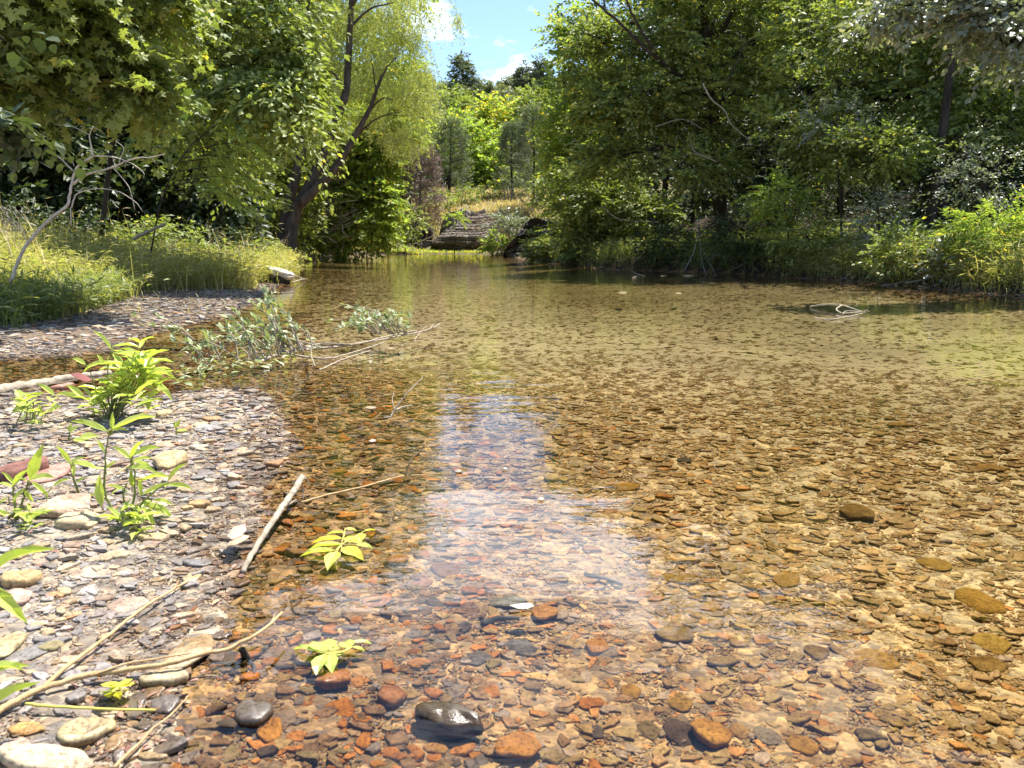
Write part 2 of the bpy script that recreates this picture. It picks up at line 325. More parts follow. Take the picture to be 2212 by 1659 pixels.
# ------------------------------------------------------------------ water: one closed body with a rippled top
def build_water():
    b = MB(); x0, x1, y0, y1, zb = -14.0, 14.0, -4.9, 66.0, -1.2
    v = [(x0,y0,0),(x1,y0,0),(x1,y1,0),(x0,y1,0),(x0,y0,zb),(x1,y0,zb),(x1,y1,zb),(x0,y1,zb)]
    b.add(v, [(4, [[0,1,2,3],[7,6,5,4],[0,4,5,1],[1,5,6,2],[2,6,7,3],[3,7,4,0]])])
    m, t, o = mat('water')
    geo = N(t, 'NewGeometry')
    def rip(scale, sy, det, strength, dist, prev=None):
        mp = N(t, 'Mapping'); mp.inputs['Scale'].default_value = (1, sy, 1); t.links.new(geo.outputs['Position'], mp.inputs[0])
        n = N(t, 'TexNoise', Scale=scale, Detail=det, Roughness=0.5); t.links.new(mp.outputs[0], n.inputs['Vector'])
        bp = N(t, 'Bump', Strength=strength, Distance=dist); t.links.new(n.outputs['Fac'], bp.inputs['Height'])
        if prev: t.links.new(prev, bp.inputs['Normal'])
        return bp.outputs[0]
    n1 = rip(1.5, 2.6, 2.0, 0.6, 0.010); n2 = rip(10.0, 2.4, 2.0, 0.6, 0.0012, n1)
    fr = N(t, 'Fresnel', IOR=1.333); t.links.new(n2, fr.inputs['Normal'])
    gl = N(t, 'BsdfGlossy', Roughness=0.0); gl.inputs['Color'].default_value = (1, 1, 1, 1); t.links.new(n2, gl.inputs['Normal'])
    tr = N(t, 'BsdfTransparent'); tr.inputs[0].default_value = (1, 1, 1, 1)
    ms = N(t, 'MixShader'); t.links.new(fr.outputs[0], ms.inputs[0]); t.links.new(tr.outputs[0], ms.inputs[1]); t.links.new(gl.outputs[0], ms.inputs[2])
    t.links.new(ms.outputs[0], o.inputs['Surface'])
    va = N(t, 'VolumeAbsorption', Density=0.5); va.inputs['Color'].default_value = (0.62, 0.57, 0.30, 1); t.links.new(va.outputs[0], o.inputs['Volume'])
    ob = b.build('water', m); tag(ob, 'clear shallow creek water over the gravel bed', 'water', kind='structure')
build_water()

# ------------------------------------------------------------------ stones
def stone_geo(n, sides, a, bb, th, x, y, z, rot, tilt, colr, rings=2, seed=0, angular=0.38):
    """n flat stones at once: an uneven outline, a bevelled shoulder and a slightly domed top"""
    g = np.random.default_rng(seed)
    ang = (np.arange(sides) / sides * 2 * math.pi)[None, :] + g.normal(0, 0.24, (n, sides))
    rad = 1 + g.normal(0, angular * 0.62, (n, sides)); rad = np.clip(rad, 0.5, 1.45)
    prof = [(1.0, -0.4), (0.99, 0.62), (0.90, 0.92)] if rings == 2 else [(1.0, -0.4), (0.95, 0.8)]
    V = []
    for sc_, h in prof:
        px = np.cos(ang) * rad * a[:, None] * 0.5 * sc_; py = np.sin(ang) * rad * bb[:, None] * 0.5 * sc_
        pz = np.full_like(px, 0) + h * th[:, None] + g.normal(0, 0.07, px.shape) * th[:, None]
        V.append(np.stack([px, py, pz], -1))
    nr = len(V); V = np.concatenate(V, 1)
    topc = np.stack([g.normal(0, .08, n) * a, g.normal(0, .08, n) * bb, th * g.uniform(0.85, 1.05, n)], -1)[:, None, :]
    V = np.concatenate([V, topc], 1)
    tx, ty = tilt[:, 0], tilt[:, 1]
    V[..., 2] += V[..., 0] * tx[:, None] + V[..., 1] * ty[:, None]
    c, s = np.cos(rot)[:, None], np.sin(rot)[:, None]
    X = V[..., 0] * c - V[..., 1] * s + x[:, None]; Y = V[..., 0] * s + V[..., 1] * c + y[:, None]; Z = V[..., 2] + z[:, None]
    V = np.stack([X, Y, Z], -1); nv = V.shape[1]
    i = np.arange(sides); i2 = (i + 1) % sides; q = []
    for r in range(nr - 1): q.append(np.stack([r*sides+i, r*sides+i2, (r+1)*sides+i2, (r+1)*sides+i], -1))
    q = np.concatenate(q); tri = np.stack([(nr-1)*sides+i, (nr-1)*sides+i2, np.full(sides, nr*sides)], -1)
    off = (np.arange(n) * nv)[:, None, None]
    return V.reshape(-1, 3), [(4, (q[None] + off).reshape(-1, 4)), (3, (tri[None] + off).reshape(-1, 3))], np.repeat(colr, nv, 0)
def pick_colors(d, x, y, g):
    """the stones' own colours: slate and tan on the banks, coated with orange and olive film in the water"""
    n = len(d); A = {k: np.array(v) for k, v in PAL.items()}
    u = g.random(n)
    dry_names = ['slate','grey','slate','tan','pale','brown','grey','pink','rust','umber']; dw = [.25,.19,.09,.14,.07,.10,.06,.03,.02,.05]
    wet_names = ['ochre','olive','umber','tan','rust','grey','slate','brown','dark']; w_edge = [.13,.11,.15,.05,.19,.10,.10,.11,.06]; w_deep = [.50,.22,.09,.12,.015,.01,.005,.035,.005]
    def choose(names, wts): return np.array([A[k] for k in names])[np.searchsorted(np.cumsum(wts) / sum(wts), u).clip(0, len(names) - 1)]
    dry = choose(dry_names, dw); e = choose(wet_names, w_edge); dp = choose(wet_names, w_deep)
    k = np.clip((-d - 0.45) / 1.3, 0, 1)
    usedeep = g.random(n) < k
    C = np.where((d > -0.015)[:, None], dry, np.where(usedeep[:, None], dp, e))
    mean_ = np.where(d[:, None] > -.015, [[.30, .258, .228]], np.where(d[:, None] > -.6, [[.28, .215, .13]], [[.37, .27, .12]])); mk = np.where(d > -.015, .30, np.where(d > -.6, .16, .38))[:, None]; C = C * (1 - mk) + mean_ * mk
    C = C * g.uniform(0.66, 1.25, (n, 1)) * np.where(d > -.015, .98, np.where(d > -.5, .88, 1.15))[:, None]
    murk = (sstep(.4, 1.6, -d) * (.15 + .85 * sstep(3.2, 6.5, y)))[:, None]  # far stones fade towards the water's murk, put into their colour
    return C * (1 - murk) + np.array([[.38, .305, .175]]) * murk
def gravel_layer(r0, r1, n, smin, smax, half, sides, rings, seed, stack=0.6, pw=1.0, thick=(0.06, 0.17)):
    g = np.random.default_rng(seed)
    r = np.sqrt(g.uniform(r0 ** 2, r1 ** 2, n)) if pw == 1 else r0 * (r1 / r0) ** g.random(n)
    th = g.uniform(-half, half, n); x = r * np.sin(th); y = r * np.cos(th)
    d = sdist(x, y); lim = np.where(y > 6, 2.2 + 0.5 * wob(x, y, 2.1), 50)
    keep = (d < lim) & ~((x / np.maximum(y, .1) > 0.0) & (d > 0.35) & (y > 7)); x, y, d = x[keep], y[keep], d[keep]; n = len(x)
    a = smin * (smax / smin) ** (g.random(n) ** 2.1); bb = a * g.uniform(0.38, 0.85, n); t = a * g.uniform(*thick, n)
    z = gz(x, y, d) + g.uniform(-0.1, stack, n) * t - t * (0.25 * sstep(.3, 1.0, -d) + 0.80 * sstep(.6, 2.0, -d) * sstep(3.2, 6.5, y))
    rot = np.where(g.random(n) < .6, g.normal(0, .5, n), g.uniform(0, math.pi, n)); tilt = g.normal(0, 0.10, (n, 2))
    return stone_geo(n, sides, a, bb, t, x, y, z, rot, tilt, pick_colors(d, x, y, g), rings, seed)
b = MB()
for args in [(0.9, 2.0, 62000, .004, .014, R(41), 5, 1, 11), (0.9, 2.0, 9000, .009, .048, R(41), 7, 2, 12),
             (2.0, 3.6, 66000, .006, .018, R(40), 5, 1, 13), (2.0, 3.6, 12000, .011, .065, R(40), 6, 2, 14),
             (3.6, 7.0, 70000, .010, .065, R(39), 5, 1, 15), (7.0, 15.0, 30000, .035, .12, R(38), 5, 1, 16), (15.0, 24.0, 14000, .06, .15, R(36), 5, 1, 17)]:
    b.add(*gravel_layer(*args))
tag(b.build('gravel', M['stone']), 'shale gravel of grey, tan and rusty chips covering the creek bed and bars', 'gravel', kind='stuff')

def rock_mesh(name, w_, l_, h_, colr, seed, flat=0.5, angular=0.3, hollow=False):
    """one hand-size stone: a cornered outline, a steep broken rim, a slightly uneven top face with bedding steps"""
    g = np.random.default_rng(seed); nu = 36; u = np.linspace(0, 2 * math.pi, nu, endpoint=False)
    k = int(g.integers(5, 8)) if angular > .16 else 13
    ca = np.sort((np.arange(k) + g.uniform(-.32, .32, k) * min(1, angular * 3)) / k * 2 * math.pi); cr_ = 1 + g.normal(0, .42 * angular + .02, k); cx, cyy = np.cos(ca) * cr_, np.sin(ca) * cr_
    ox, oy = np.zeros(nu), np.zeros(nu)
    for i, a in enumerate(u):                     # where the ray at this angle meets the polygon of corners
        best = 1e9
        for j in range(k):
            x1, y1, x2, y2 = cx[j], cyy[j], cx[(j + 1) % k], cyy[(j + 1) % k]; ex, ey = x2 - x1, y2 - y1; den = math.cos(a) * ey - math.sin(a) * ex
            if abs(den) < 1e-9: continue
            t_ = (x1 * ey - y1 * ex) / den; s_ = (x1 * math.sin(a) - y1 * math.cos(a)) / den
            if t_ > 0 and -1e-6 <= s_ <= 1 + 1e-6: best = min(best, t_)
        ox[i] = best if best < 10 else 1
    o = ox; o = (np.roll(o, 1) + 2.2 * o + np.roll(o, -1)) / 4.2; o = o / max(o.max(), 1e-6) * (1 + g.normal(0, .012, nu))
    if flat > .55: prof = [(.72,-.5),(.95,-.34),(1.0,-.05),(.985,.22),(.93,.38),(.84,.45),(.62,.49),(.34,.50),(.12,.50)]
    else: prof = [(.55,-.5),(.86,-.36),(1.0,-.08),(.97,.14),(.88,.29),(.74,.39),(.54,.46),(.30,.49),(.10,.50)]
    ph = g.uniform(0, 6.28, 6); V = []; tl = g.normal(0, .10, 2)
    for q, (s_, h) in enumerate(prof):
        sx_ = s_ * o * (1 + g.normal(0, .008, nu)); X = np.cos(u) * sx_; Y = np.sin(u) * sx_; up = max(0, h + .1)
        Z = h + up * (tl[0] * X * 1.6 + tl[1] * Y * 1.6 + .07 * np.sin(X * 4 + ph[0]) * np.cos(Y * 3.4 + ph[1]) + .045 * np.sin(X * 9 + Y * 5 + ph[2])) + g.normal(0, .010, nu)
        step = (np.cos(ph[3]) * X + np.sin(ph[3]) * Y) > .42; Z = np.where(step & (h > .1) & (angular > .16), Z - .22, Z)
        if hollow: Z = np.where(h > 0, Z - .75 * np.exp(-((X * 2.4) ** 2 + (Y * 2.0) ** 2)), Z)
        V.append(np.stack([X * w_ / 2, Y * l_ / 2, Z * h_], -1))
    V = np.concatenate(V); nv = len(prof)
    i = np.arange(nv - 1)[:, None] * nu; j = np.arange(nu)[None, :]; j2 = (j + 1) % nu
    q = np.stack([i + j, i + j2, i + nu + j2, i + nu + j], -1).reshape(-1, 4)
    mbk = MB(); c = np.array(colr)[None, :] * .76 * (1 + g.normal(0, 0.05, (len(V), 1))) * (1 - .25 * (np.arange(len(V)) // nu < 3))[:, None] ** 0
    mbk.add(V, [(4, q), (nu, ((nv - 1) * nu + np.arange(nu))[None, :]), (nu, np.arange(nu)[None, ::-1])], c)
    return mbk.mesh(name, True)
def rock(px, py, wpx, hpx, colr, label, name='stone', h=0.45, rot=0.0, sink=0.16, seed=None, angular=0.3, lift=0.0, hollow=False, cat='stone', group=None, flat=.6):
    """px,py = centre in the frame, wpx x hpx = its size there"""
    p = P(px, py + hpx * 0.25); sl_ = (p - cam.location).length; k = sl_ / F
    dep = math.atan2(CAM_H - p.z, math.hypot(p.x, p.y)); w_ = wpx * k
    hh = w_ * h * 0.36; angular = max(angular, .2)
    l_ = max((hpx * k - hh * math.cos(dep) * 0.8) / math.sin(dep), w_ * 0.35); l_ = min(l_, w_ * 1.8)
    me = rock_mesh(name, w_, l_, hh, colr if not isinstance(colr, str) else PAL[colr], seed if seed is not None else int(px * 7 + py), flat, angular, hollow)
    o = bpy.data.objects.new(name, me); col.objects.link(o); me.materials.append(M['stone'])
    o.location = (p.x, p.y, p.z + hh * (0.5 - sink) + lift); o.rotation_euler = (random.uniform(-.06, .06), random.uniform(-.08, .08), rot)
    return tag(o, label, cat, group)
T = 'tan'
ROCKS = [
 # bank, left
 (372,992,76,46,(.60,.47,.25),'rounded tan stone standing proud beside the tall weed on the bank',dict(h=.9,sink=.15,angular=.18)),
 (52,1012,88,52,(.27,.115,.085),'round reddish brown stone at the left edge behind the weeds',dict(h=.9,angular=.15)),
 (108,1018,70,44,(.55,.30,.24),'smooth salmon pink stone right behind the round reddish one',dict(h=.55,angular=.15)),
 (148,1088,108,56,(.58,.42,.31),'broad flat pinkish tan stone under the weed leaves',dict(h=.5)),
 (172,1122,92,44,(.60,.50,.32),'pale tan cushion-shaped stone in front of the broad flat one',dict(h=.6,angular=.15)),
 (410,1388,104,88,(.62,.49,.32),'large pale tan slab under the long root at the water edge',dict(h=.28,angular=.22,sink=.1)),
 (352,1462,98,42,(.52,.42,.26),'long tan oval stone just below the pale slab and the root',dict(h=.6,angular=.15)),
 (187,1570,92,66,(.56,.47,.27),'oval buff stone with a hollow split in its top',dict(h=.7,angular=.08,hollow=True,rot=-.7)),
 (110,1640,220,62,(.60,.48,.32),'biggest pale stone at the bottom left of the bank',dict(h=.35)),
 (43,1248,88,40,(.62,.44,.21),'smooth yellow tan oval stone at the left edge of the bank',dict(h=.7,angular=.1)),
 (22,1290,74,46,(.56,.38,.31),'pinkish rounded stone touching the yellow tan oval',dict(h=.6,angular=.12)),
 (275,1302,78,36,(.53,.41,.32),'flat pinkish tan stone below the straight brown twig',dict(h=.3,angular=.18)),
 (318,1336,74,32,'grey','flat light grey slab beside the pinkish tan stone',dict(h=.2)),
 (425,1213,66,27,(.26,.25,.26),'smooth grey green oval pebble on the bank near the pale stick',dict(h=.4,angular=.08)),
 (18,1384,56,56,(.60,.50,.28),'yellowish round stone cut by the left edge among grey shale',dict(h=.7,angular=.12)),
 (62,1402,78,44,'slate','dark grey triangular shale slab beside the yellowish round stone',dict(h=.2,angular=.5)),
 (56,1573,68,25,(.55,.30,.10),'small orange spindle-shaped stone near the bottom left corner',dict(h=.5,angular=.08)),
 (113,1393,44,28,(.30,.25,.12),'olive brown rounded pebble among grey shale',dict(h=.7,angular=.1)),
 (104,1604,80,44,'slate','grey shale slab above the biggest pale stone',dict(h=.25)),
 (37,1608,80,36,(.55,.42,.33),'pinkish flat stone at the left edge above the biggest pale stone',dict(h=.3)),
 (252,1600,40,40,(.52,.39,.22),'tan nugget to the right of the hollow oval stone',dict(h=.8)),
 (330,1632,60,22,(.57,.48,.32),'pale tan oval pebble at the bottom edge of the bank',dict(h=.5,angular=.1)),
 (405,1600,36,26,'grey','small light grey oval pebble in the wet margin at the bottom',dict(h=.5,angular=.1)),
 (387,1448,40,22,(.34,.34,.36),'bluish grey pebble touching the long tan oval stone',dict(h=.5,angular=.1)),
 (358,1512,60,46,'slate','wet dark shale chunk with a broken face beneath the long tan oval',dict(h=.6,angular=.45)),
 (294,1508,62,36,'slate','grey shale flake beside the wet dark chunk',dict(h=.3,angular=.4)),
 (417,1246,44,26,(.58,.46,.26),'tan lozenge pebble right of the twig end',dict(h=.5)),
 (376,1275,26,30,(.56,.44,.26),'upright tan pebble by the end of the straight brown twig',dict(h=.7)),
 (329,1160,64,22,(.56,.44,.24),'tan bar-shaped stone in front of the second weed',dict(h=.6,angular=.1)),
 (200,1232,68,30,(.56,.42,.32),'pale pinkish flat stone high on the bank below the weeds',dict(h=.3)),
 (262,1196,52,24,(.57,.45,.28),'tan blocky stone above the twigs on the bank',dict(h=.5)),
 (232,1198,34,24,(.58,.47,.30),'small pale stone left of the tan blocky stone',dict(h=.5)),
 # spit tip
 (437,856,34,20,(.30,.24,.18),'wet knobbly brown stone at the tip of the spit',dict(h=.9)),
 (545,846,34,14,(.30,.25,.20),'half drowned brown stone off the tip of the spit',dict(h=.8)),
 (568,862,42,14,(.33,.29,.25),'flat grey brown stone farthest out at the spit tip',dict(h=.5)),
 (552,873,34,12,(.16,.14,.13),'dark flat stone under the farthest spit stone',dict(h=.5)),
 (573,872,14,12,(.50,.48,.42),'tiny pale round pebble beside the dark flat stone',dict(h=.9,angular=.1)),
 (355,889,32,26,(.55,.44,.24),'tan lump beside the dense weed on the spit',dict(h=.9)),
 (458,905,42,14,(.40,.24,.12),'orange brown long pebble on the spit',dict(h=.6,angular=.1)),
 (434,916,34,18,(.54,.40,.24),'light tan pebble below the orange brown one',dict(h=.6)),
 (398,927,28,20,(.45,.29,.15),'round brown pebble beside the small seedling',dict(h=.9,angular=.1)),
 (595,1000,42,24,(.42,.22,.10),'rusty angular stone half in the water where the bank turns',dict(h=.8,angular=.4)),
 (557,1009,34,16,(.17,.14,.12),'dark wet stone just left of the rusty angular stone',dict(h=.6)),
 (604,950,36,15,(.45,.38,.30),'pale brown stone at the edge of the wet spit',dict(h=.5)),
 (519,972,32,17,(.52,.40,.26),'tan squarish pebble in the middle of the spit',dict(h=.7)),
 (355,962,42,19,(.53,.38,.25),'brownish tan pebble behind the rounded tan stone',dict(h=.7)),
 (431,1088,48,24,(.56,.37,.17),'orange tan wedge of stone on the dark gravel',dict(h=.8,angular=.4)),
 (401,1097,30,14,(.54,.38,.19),'smaller orange tan stone touching the wedge',dict(h=.7)),
 (444,1019,38,16,'grey','grey lens-shaped pebble below the spit pebbles',dict(h=.4)),
 (452,1057,50,15,'pale','flat pale slate in front of the lens-shaped pebble',dict(h=.3)),
 (137,836,46,22,(.50,.28,.21),'salmon stone behind the weed beside the driftwood log',dict(h=.8,angular=.15)),
 (515,1215,26,30,(.40,.38,.42),'pale grey pebble against the lower end of the bleached stick',dict(h=.8,angular=.1)),
 # shallow water, bottom centre
 (493,1421,64,28,(.17,.14,.10),'smooth dark olive oval stone under the shallow edge water',dict(h=.4,angular=.06)),
 (550,1537,82,66,(.23,.21,.19),'wet round grey stone with a pale shiny crown at the waterline',dict(h=.8,angular=.08,lift=.008)),
 (582,1572,64,58,(.52,.27,.06),'orange curled stone beside the wet round grey one',dict(h=.7,angular=.3,hollow=True)),
 (612,1545,60,36,(.33,.27,.2),'brown submerged oval behind the curled orange stone',dict(h=.4)),
 (719,1476,78,46,(.48,.24,.09),'orange brown block breaking the surface below the green sprig',dict(h=.75,angular=.35,lift=.01)),
 (774,1468,42,26,(.50,.26,.09),'small orange plate right of the orange brown block',dict(h=.4,angular=.4)),
 (737,1518,82,46,(.58,.26,.045),'bright orange trapezoid plate under water',dict(h=.25,angular=.4)),
 (849,1502,70,52,(.40,.20,.09),'rounded red brown stone with an orange cap',dict(h=.8,angular=.2,lift=.006)),
 (962,1562,172,72,(.15,.125,.09),'large dark wet stone with a ridge, broken out of the water at bottom centre',dict(h=.75,angular=.28,rot=-.42,lift=.012)),
 (1121,1614,98,72,(.52,.27,.075),'angular orange slab with a deep shadow at the bottom edge',dict(h=.4,angular=.35,lift=.012)),
 (1172,1322,70,44,(.48,.26,.07),'orange brown slab leaning beside the white leaf scrap',dict(h=.35,angular=.3,lift=.01)),
 (1102,1300,104,34,(.20,.20,.13),'grey green submerged slab behind the white leaf scrap',dict(h=.25,angular=.25,lift=.006)),
 (908,1253,66,28,(.42,.24,.17),'pinkish submerged slab left of the sky reflection',dict(h=.2)),
 (812,1293,62,30,(.50,.30,.22),'salmon coloured flat stone underwater',dict(h=.25,angular=.2)),
 (1012,1309,48,38,(.30,.22,.16),'brown patchy stone in the middle of the shallows',dict(h=.4)),
 (999,1348,44,30,(.15,.14,.15),'small round dark grey disc under water',dict(h=.3,angular=.05)),
 (1122,1390,80,44,(.17,.17,.17),'dark slate plate deep in the shadowy shallows',dict(h=.2,angular=.3)),
 (1025,1416,82,34,(.20,.20,.20),'long grey slate plate lying left of the dark one',dict(h=.18,angular=.3)),
 (904,1429,54,28,(.54,.28,.08),'orange brick-shaped stone left of the grey slates',dict(h=.5,angular=.3)),
 (784,1546,48,24,(.50,.24,.06),'orange chip just below the bright trapezoid plate',dict(h=.3,angular=.4)),
 (940,1614,60,30,(.42,.25,.09),'ochre brown oval stone under the ridged dark stone',dict(h=.5,angular=.15)),
 (842,1622,46,22,(.48,.22,.06),'orange lump near the bottom edge left of centre',dict(h=.6)),
 (815,1648,38,22,(.58,.30,.06),'bright orange pebble at the bottom edge',dict(h=.6)),
 (641,1282,66,22,(.33,.24,.09),'olive tan flat stone below the bleached stick',dict(h=.2,angular=.2)),
 (706,1243,54,20,(.36,.25,.07),'ochre flat stone under the large yellow green sprig',dict(h=.25)),
 (605,1409,76,34,(.24,.18,.10),'brown heart-shaped flat stone in the edge water',dict(h=.2,angular=.25)),
 (856,1212,56,26,(.52,.28,.10),'orange stone with a white rim left of the sky reflection',dict(h=.5,angular=.3,lift=.008)),
 (962,1224,76,38,(.23,.12,.06),'reddish brown slab at the left rim of the sky reflection',dict(h=.3,angular=.3)),
 (975,1246,26,16,(.45,.30,.06),'small yellow pebble leaning on the reddish brown slab',dict(h=.6)),
 (727,1018,50,14,(.34,.20,.05),'long rusty stone behind the bleached stick',dict(h=.4,angular=.2)),
 (826,955,62,12,(.36,.20,.05),'long brown orange plate in the water beyond the spit',dict(h=.35,angular=.2)),
 (665,1120,36,16,(.40,.22,.06),'small rusty stone above the yellow green sprig',dict(h=.5)),
 (751,1112,42,22,(.52,.24,.05),'orange wedge above the yellow green sprig',dict(h=.5,angular=.4)),
 # deeper water, right
 (1537,1586,94,62,(.58,.34,.085),'large rounded orange stone at the bottom right of centre',dict(h=.5,angular=.15,lift=.012)),
 (1292,1393,56,44,(.46,.24,.06),'orange triangular stone with a sharp dark edge',dict(h=.4,angular=.5,lift=.006)),
 (1460,1370,90,36,(.30,.22,.075),'long olive ochre slab with a shadowed front edge',dict(h=.3,angular=.2,lift=.006)),
 (1466,1246,92,30,(.36,.26,.09),'wide ochre slab farther out beyond the olive one',dict(h=.3,angular=.2)),
 (1695,1246,92,34,(.44,.30,.10),'flat tan yellow slab between two ochre stones on the right',dict(h=.2,angular=.35)),
 (1559,1428,66,28,(.34,.26,.12),'grey ochre slab above the large rounded orange stone',dict(h=.3,angular=.25,lift=.006)),
 (1895,1416,84,52,(.42,.28,.07),'long yellow ochre slab pointing to the right bottom corner',dict(h=.2,rot=-.5,angular=.25)),
 (1762,1402,58,38,(.28,.20,.06),'olive brown block left of the long yellow ochre slab',dict(h=.45,angular=.3)),
 (2117,1294,90,46,(.40,.26,.065),'ochre stone with a dark hole near the right edge',dict(h=.35,angular=.2)),
 (1850,1110,66,36,(.25,.17,.06),'brown stone breaking the surface out in the right half of the pool',dict(h=.6,angular=.35,lift=.012)),
 (2019,1214,66,28,(.42,.30,.08),'yellow ochre stone right of the brown one out in the pool',dict(h=.3,angular=.2)),
 (1465,1509,54,44,(.40,.26,.06),'ochre round stone above the dark submerged one',dict(h=.4,angular=.2)),
 (1362,1486,46,36,(.42,.25,.05),'golden stone left of the ochre round one',dict(h=.5,angular=.3)),
 (1402,1571,50,38,(.25,.20,.10),'olive grey stone left of the dark submerged one',dict(h=.4,angular=.2)),
 (1468,1571,66,60,(.13,.10,.07),'dark brown submerged stone touching the large rounded orange one',dict(h=.3,angular=.2)),
 (1657,1582,54,44,(.27,.24,.18),'grey round stone right of the large orange stone',dict(h=.35,angular=.1)),
 (1600,1575,44,34,(.42,.28,.12),'tan stone between the large orange and the grey round one',dict(h=.4)),
 (1272,1571,70,40,(.14,.12,.10),'dark slate plate left of the olive grey stone',dict(h=.2,angular=.4)),
 (1880,1586,64,34,(.20,.16,.08),'dark olive block in the bottom right shallows',dict(h=.5,angular=.4)),
 (1733,1602,60,44,(.44,.27,.07),'ochre boulder-shaped stone right of the grey round one',dict(h=.5,angular=.2)),
 (2135,1383,78,38,(.46,.34,.09),'yellow slab at the right edge of the bottom shallows',dict(h=.25,angular=.3)),
 (2126,1428,78,36,(.38,.28,.10),'olive yellow slab just under the yellow one at the right edge',dict(h=.3,angular=.3)),
 (1352,1050,62,22,(.44,.28,.07),'ochre plate at the right rim of the sky reflection',dict(h=.35,angular=.2)),
 (1410,884,40,10,(.30,.20,.07),'far brown stone plate seen in mid pool right of the sky reflection',dict(h=.4)),
 (2136,1012,66,16,(.42,.28,.10),'orange tan plate far out near the right edge of the pool',dict(h=.4,angular=.15)),
 (1942,920,64,11,(.40,.26,.10),'isolated tan plate far out in the right half of the pool',dict(h=.4,angular=.15)),
 (1478,993,36,16,(.10,.09,.07),'small black stone in the yellow gravel right of the sky reflection',dict(h=.5)),
]
for i, (px, py, w_, h_, c_, lab, kw) in enumerate(ROCKS):
    if isinstance(c_, str): c_ = PAL[c_]
    rock(px, py, w_, h_, c_, lab, **kw)

# unlabelled-looking middle-size stones, each its own object: a few shared meshes per colour
KINDS = [('grey','small grey slate flake lying loose in the bank gravel','slate flakes in the bank gravel',46,'dry'),
         ('tan','small tan flat pebble lying loose in the bank gravel','tan pebbles in the bank gravel',34,'dry'),
         ('rust','small rusty orange chip under the shallow edge water','rusty chips in the edge shallows',34,'edge'),
         ('umber','small brown flat stone under the shallow edge water','brown stones in the edge shallows',30,'edge'),
         ('ochre','small ochre plate on the sunlit bed of the open pool','ochre plates on the pool bed',62,'deep')]
g5 = np.random.default_rng(55)
for cn, lab, grp, cnt, zone in KINDS:
    protos = [rock_mesh('stone', 1.0, g5.uniform(.55, .95), g5.uniform(.14, .24), np.array(PAL[cn]) * g5.uniform(.85, 1.15), int(g5.integers(1e6)), .8, .38) for _ in range(5)]
    for me in protos: me.materials.append(M['stone'])
    k = 0; tries = 0
    while k < cnt and tries < 5000:
        tries += 1
        px, py = g5.uniform(0, 2212), 900 + 759 * g5.random() ** 1.1
        q = G(px, py); dd = float(sdist([q.x], [q.y])[0])
        ok = {'dry': dd > 0.04, 'edge': -0.7 < dd < -0.03, 'deep': dd < -0.7}[zone]
        if not ok or any(abs(px - r[0]) < r[2] * .6 and abs(py - r[1]) < r[3] * .7 for r in ROCKS): continue
        p = P(px, py); o = bpy.data.objects.new('flat_stone', protos[k % 5]); col.objects.link(o)
        s = g5.uniform(.030, .052) * (1 + .25 * min(3, p.y - 1)); o.scale = (s, s, s)
        o.location = (p.x, p.y, p.z + s * .09); o.rotation_euler = (g5.normal(0, .1), g5.normal(0, .1), g5.uniform(0, 6.28))
        tag(o, lab, 'stone', grp); k += 1
# ------------------------------------------------------------------ leaves
def T_diamond(): # base, side, tip, side
    return np.array([[0,0,0],[.45,.5,.06],[1,0,-.08],[.45,-.5,.06]], float), [(4, [[0,1,2,3]])]
def T_hex():
    return np.array([[0,0,0],[.28,.42,.05],[.66,.38,.03],[1,0,-.12],[.66,-.38,.03],[.28,-.42,.05]], float), [(4, [[0,1,2,5],[5,2,3,4]])]
def T_lance():   # long folded blade with a midrib
    v = [[0,0,0],[.3,0,-.03],[.62,0,-.03],[1,0,-.14],[.18,.36,.04],[.45,.5,.06],[.75,.30,.03],[.18,-.36,.04],[.45,-.5,.06],[.75,-.30,.03]]
    return np.array(v, float), [(4, [[0,1,5,4],[1,2,6,5],[0,7,8,1],[1,8,9,2]]), (3, [[2,3,6],[2,9,3]])]
def T_maple():
    tips = [(-.0,.5),(.5,.62),(1.0,0),(.5,-.62),(-.0,-.5)]; val = [(-.08,.12),(.28,.30),(.62,.24),(.62,-.24),(.28,-.30),(-.08,-.12)]
    v = [[.25,0,.05]] + [[a,b,-.08] for a, b in tips] + [[a,b,.03] for a, b in val]
    return np.array(v, float), [(4, [[0,6+i,1+i,7+i] for i in range(5)])]
def T_spray():   # flat juniper or feather tuft: three fingers
    v = [[0,0,0],[.5,.12,.03],[1,0,0],[.5,-.12,.03],[.2,.1,0],[.6,.5,.08],[.75,.6,0],[.45,.3,0],[.2,-.1,0],[.6,-.5,-.06],[.75,-.6,0],[.45,-.3,0]]
    return np.array(v, float), [(4, [[0,1,2,3],[4,7,6,5],[8,9,10,11]])]
TEMPL = dict(diamond=T_diamond(), hex=T_hex(), lance=T_lance(), maple=T_maple(), spray=T_spray())
def unit(v): return v / (np.linalg.norm(v, axis=-1, keepdims=True) + 1e-9)
def add_leaves(mb, pos, dirs, nrm, length, width, tint, kind='diamond'):
    """one leaf per row: base position, direction of the blade, approximate face normal"""
    tv, tf = TEMPL[kind]; n = len(pos); X = unit(dirs); Yv = unit(np.cross(nrm, X)); Z = np.cross(X, Yv)
    length = np.broadcast_to(length, n)[:, None, None]; width = np.broadcast_to(width, n)[:, None, None]
    V = pos[:, None, :] + tv[None, :, 0:1] * length * X[:, None, :] + tv[None, :, 1:2] * width * Yv[:, None, :] + tv[None, :, 2:3] * length * Z[:, None, :]
    k = len(tv); off = (np.arange(n) * k)[:, None, None]
    fs = [(m, (np.array(f)[None] + off).reshape(-1, m)) for m, f in tf]
    mb.add(V.reshape(-1, 3), fs, np.repeat(np.clip(tint, 0, 1), k))
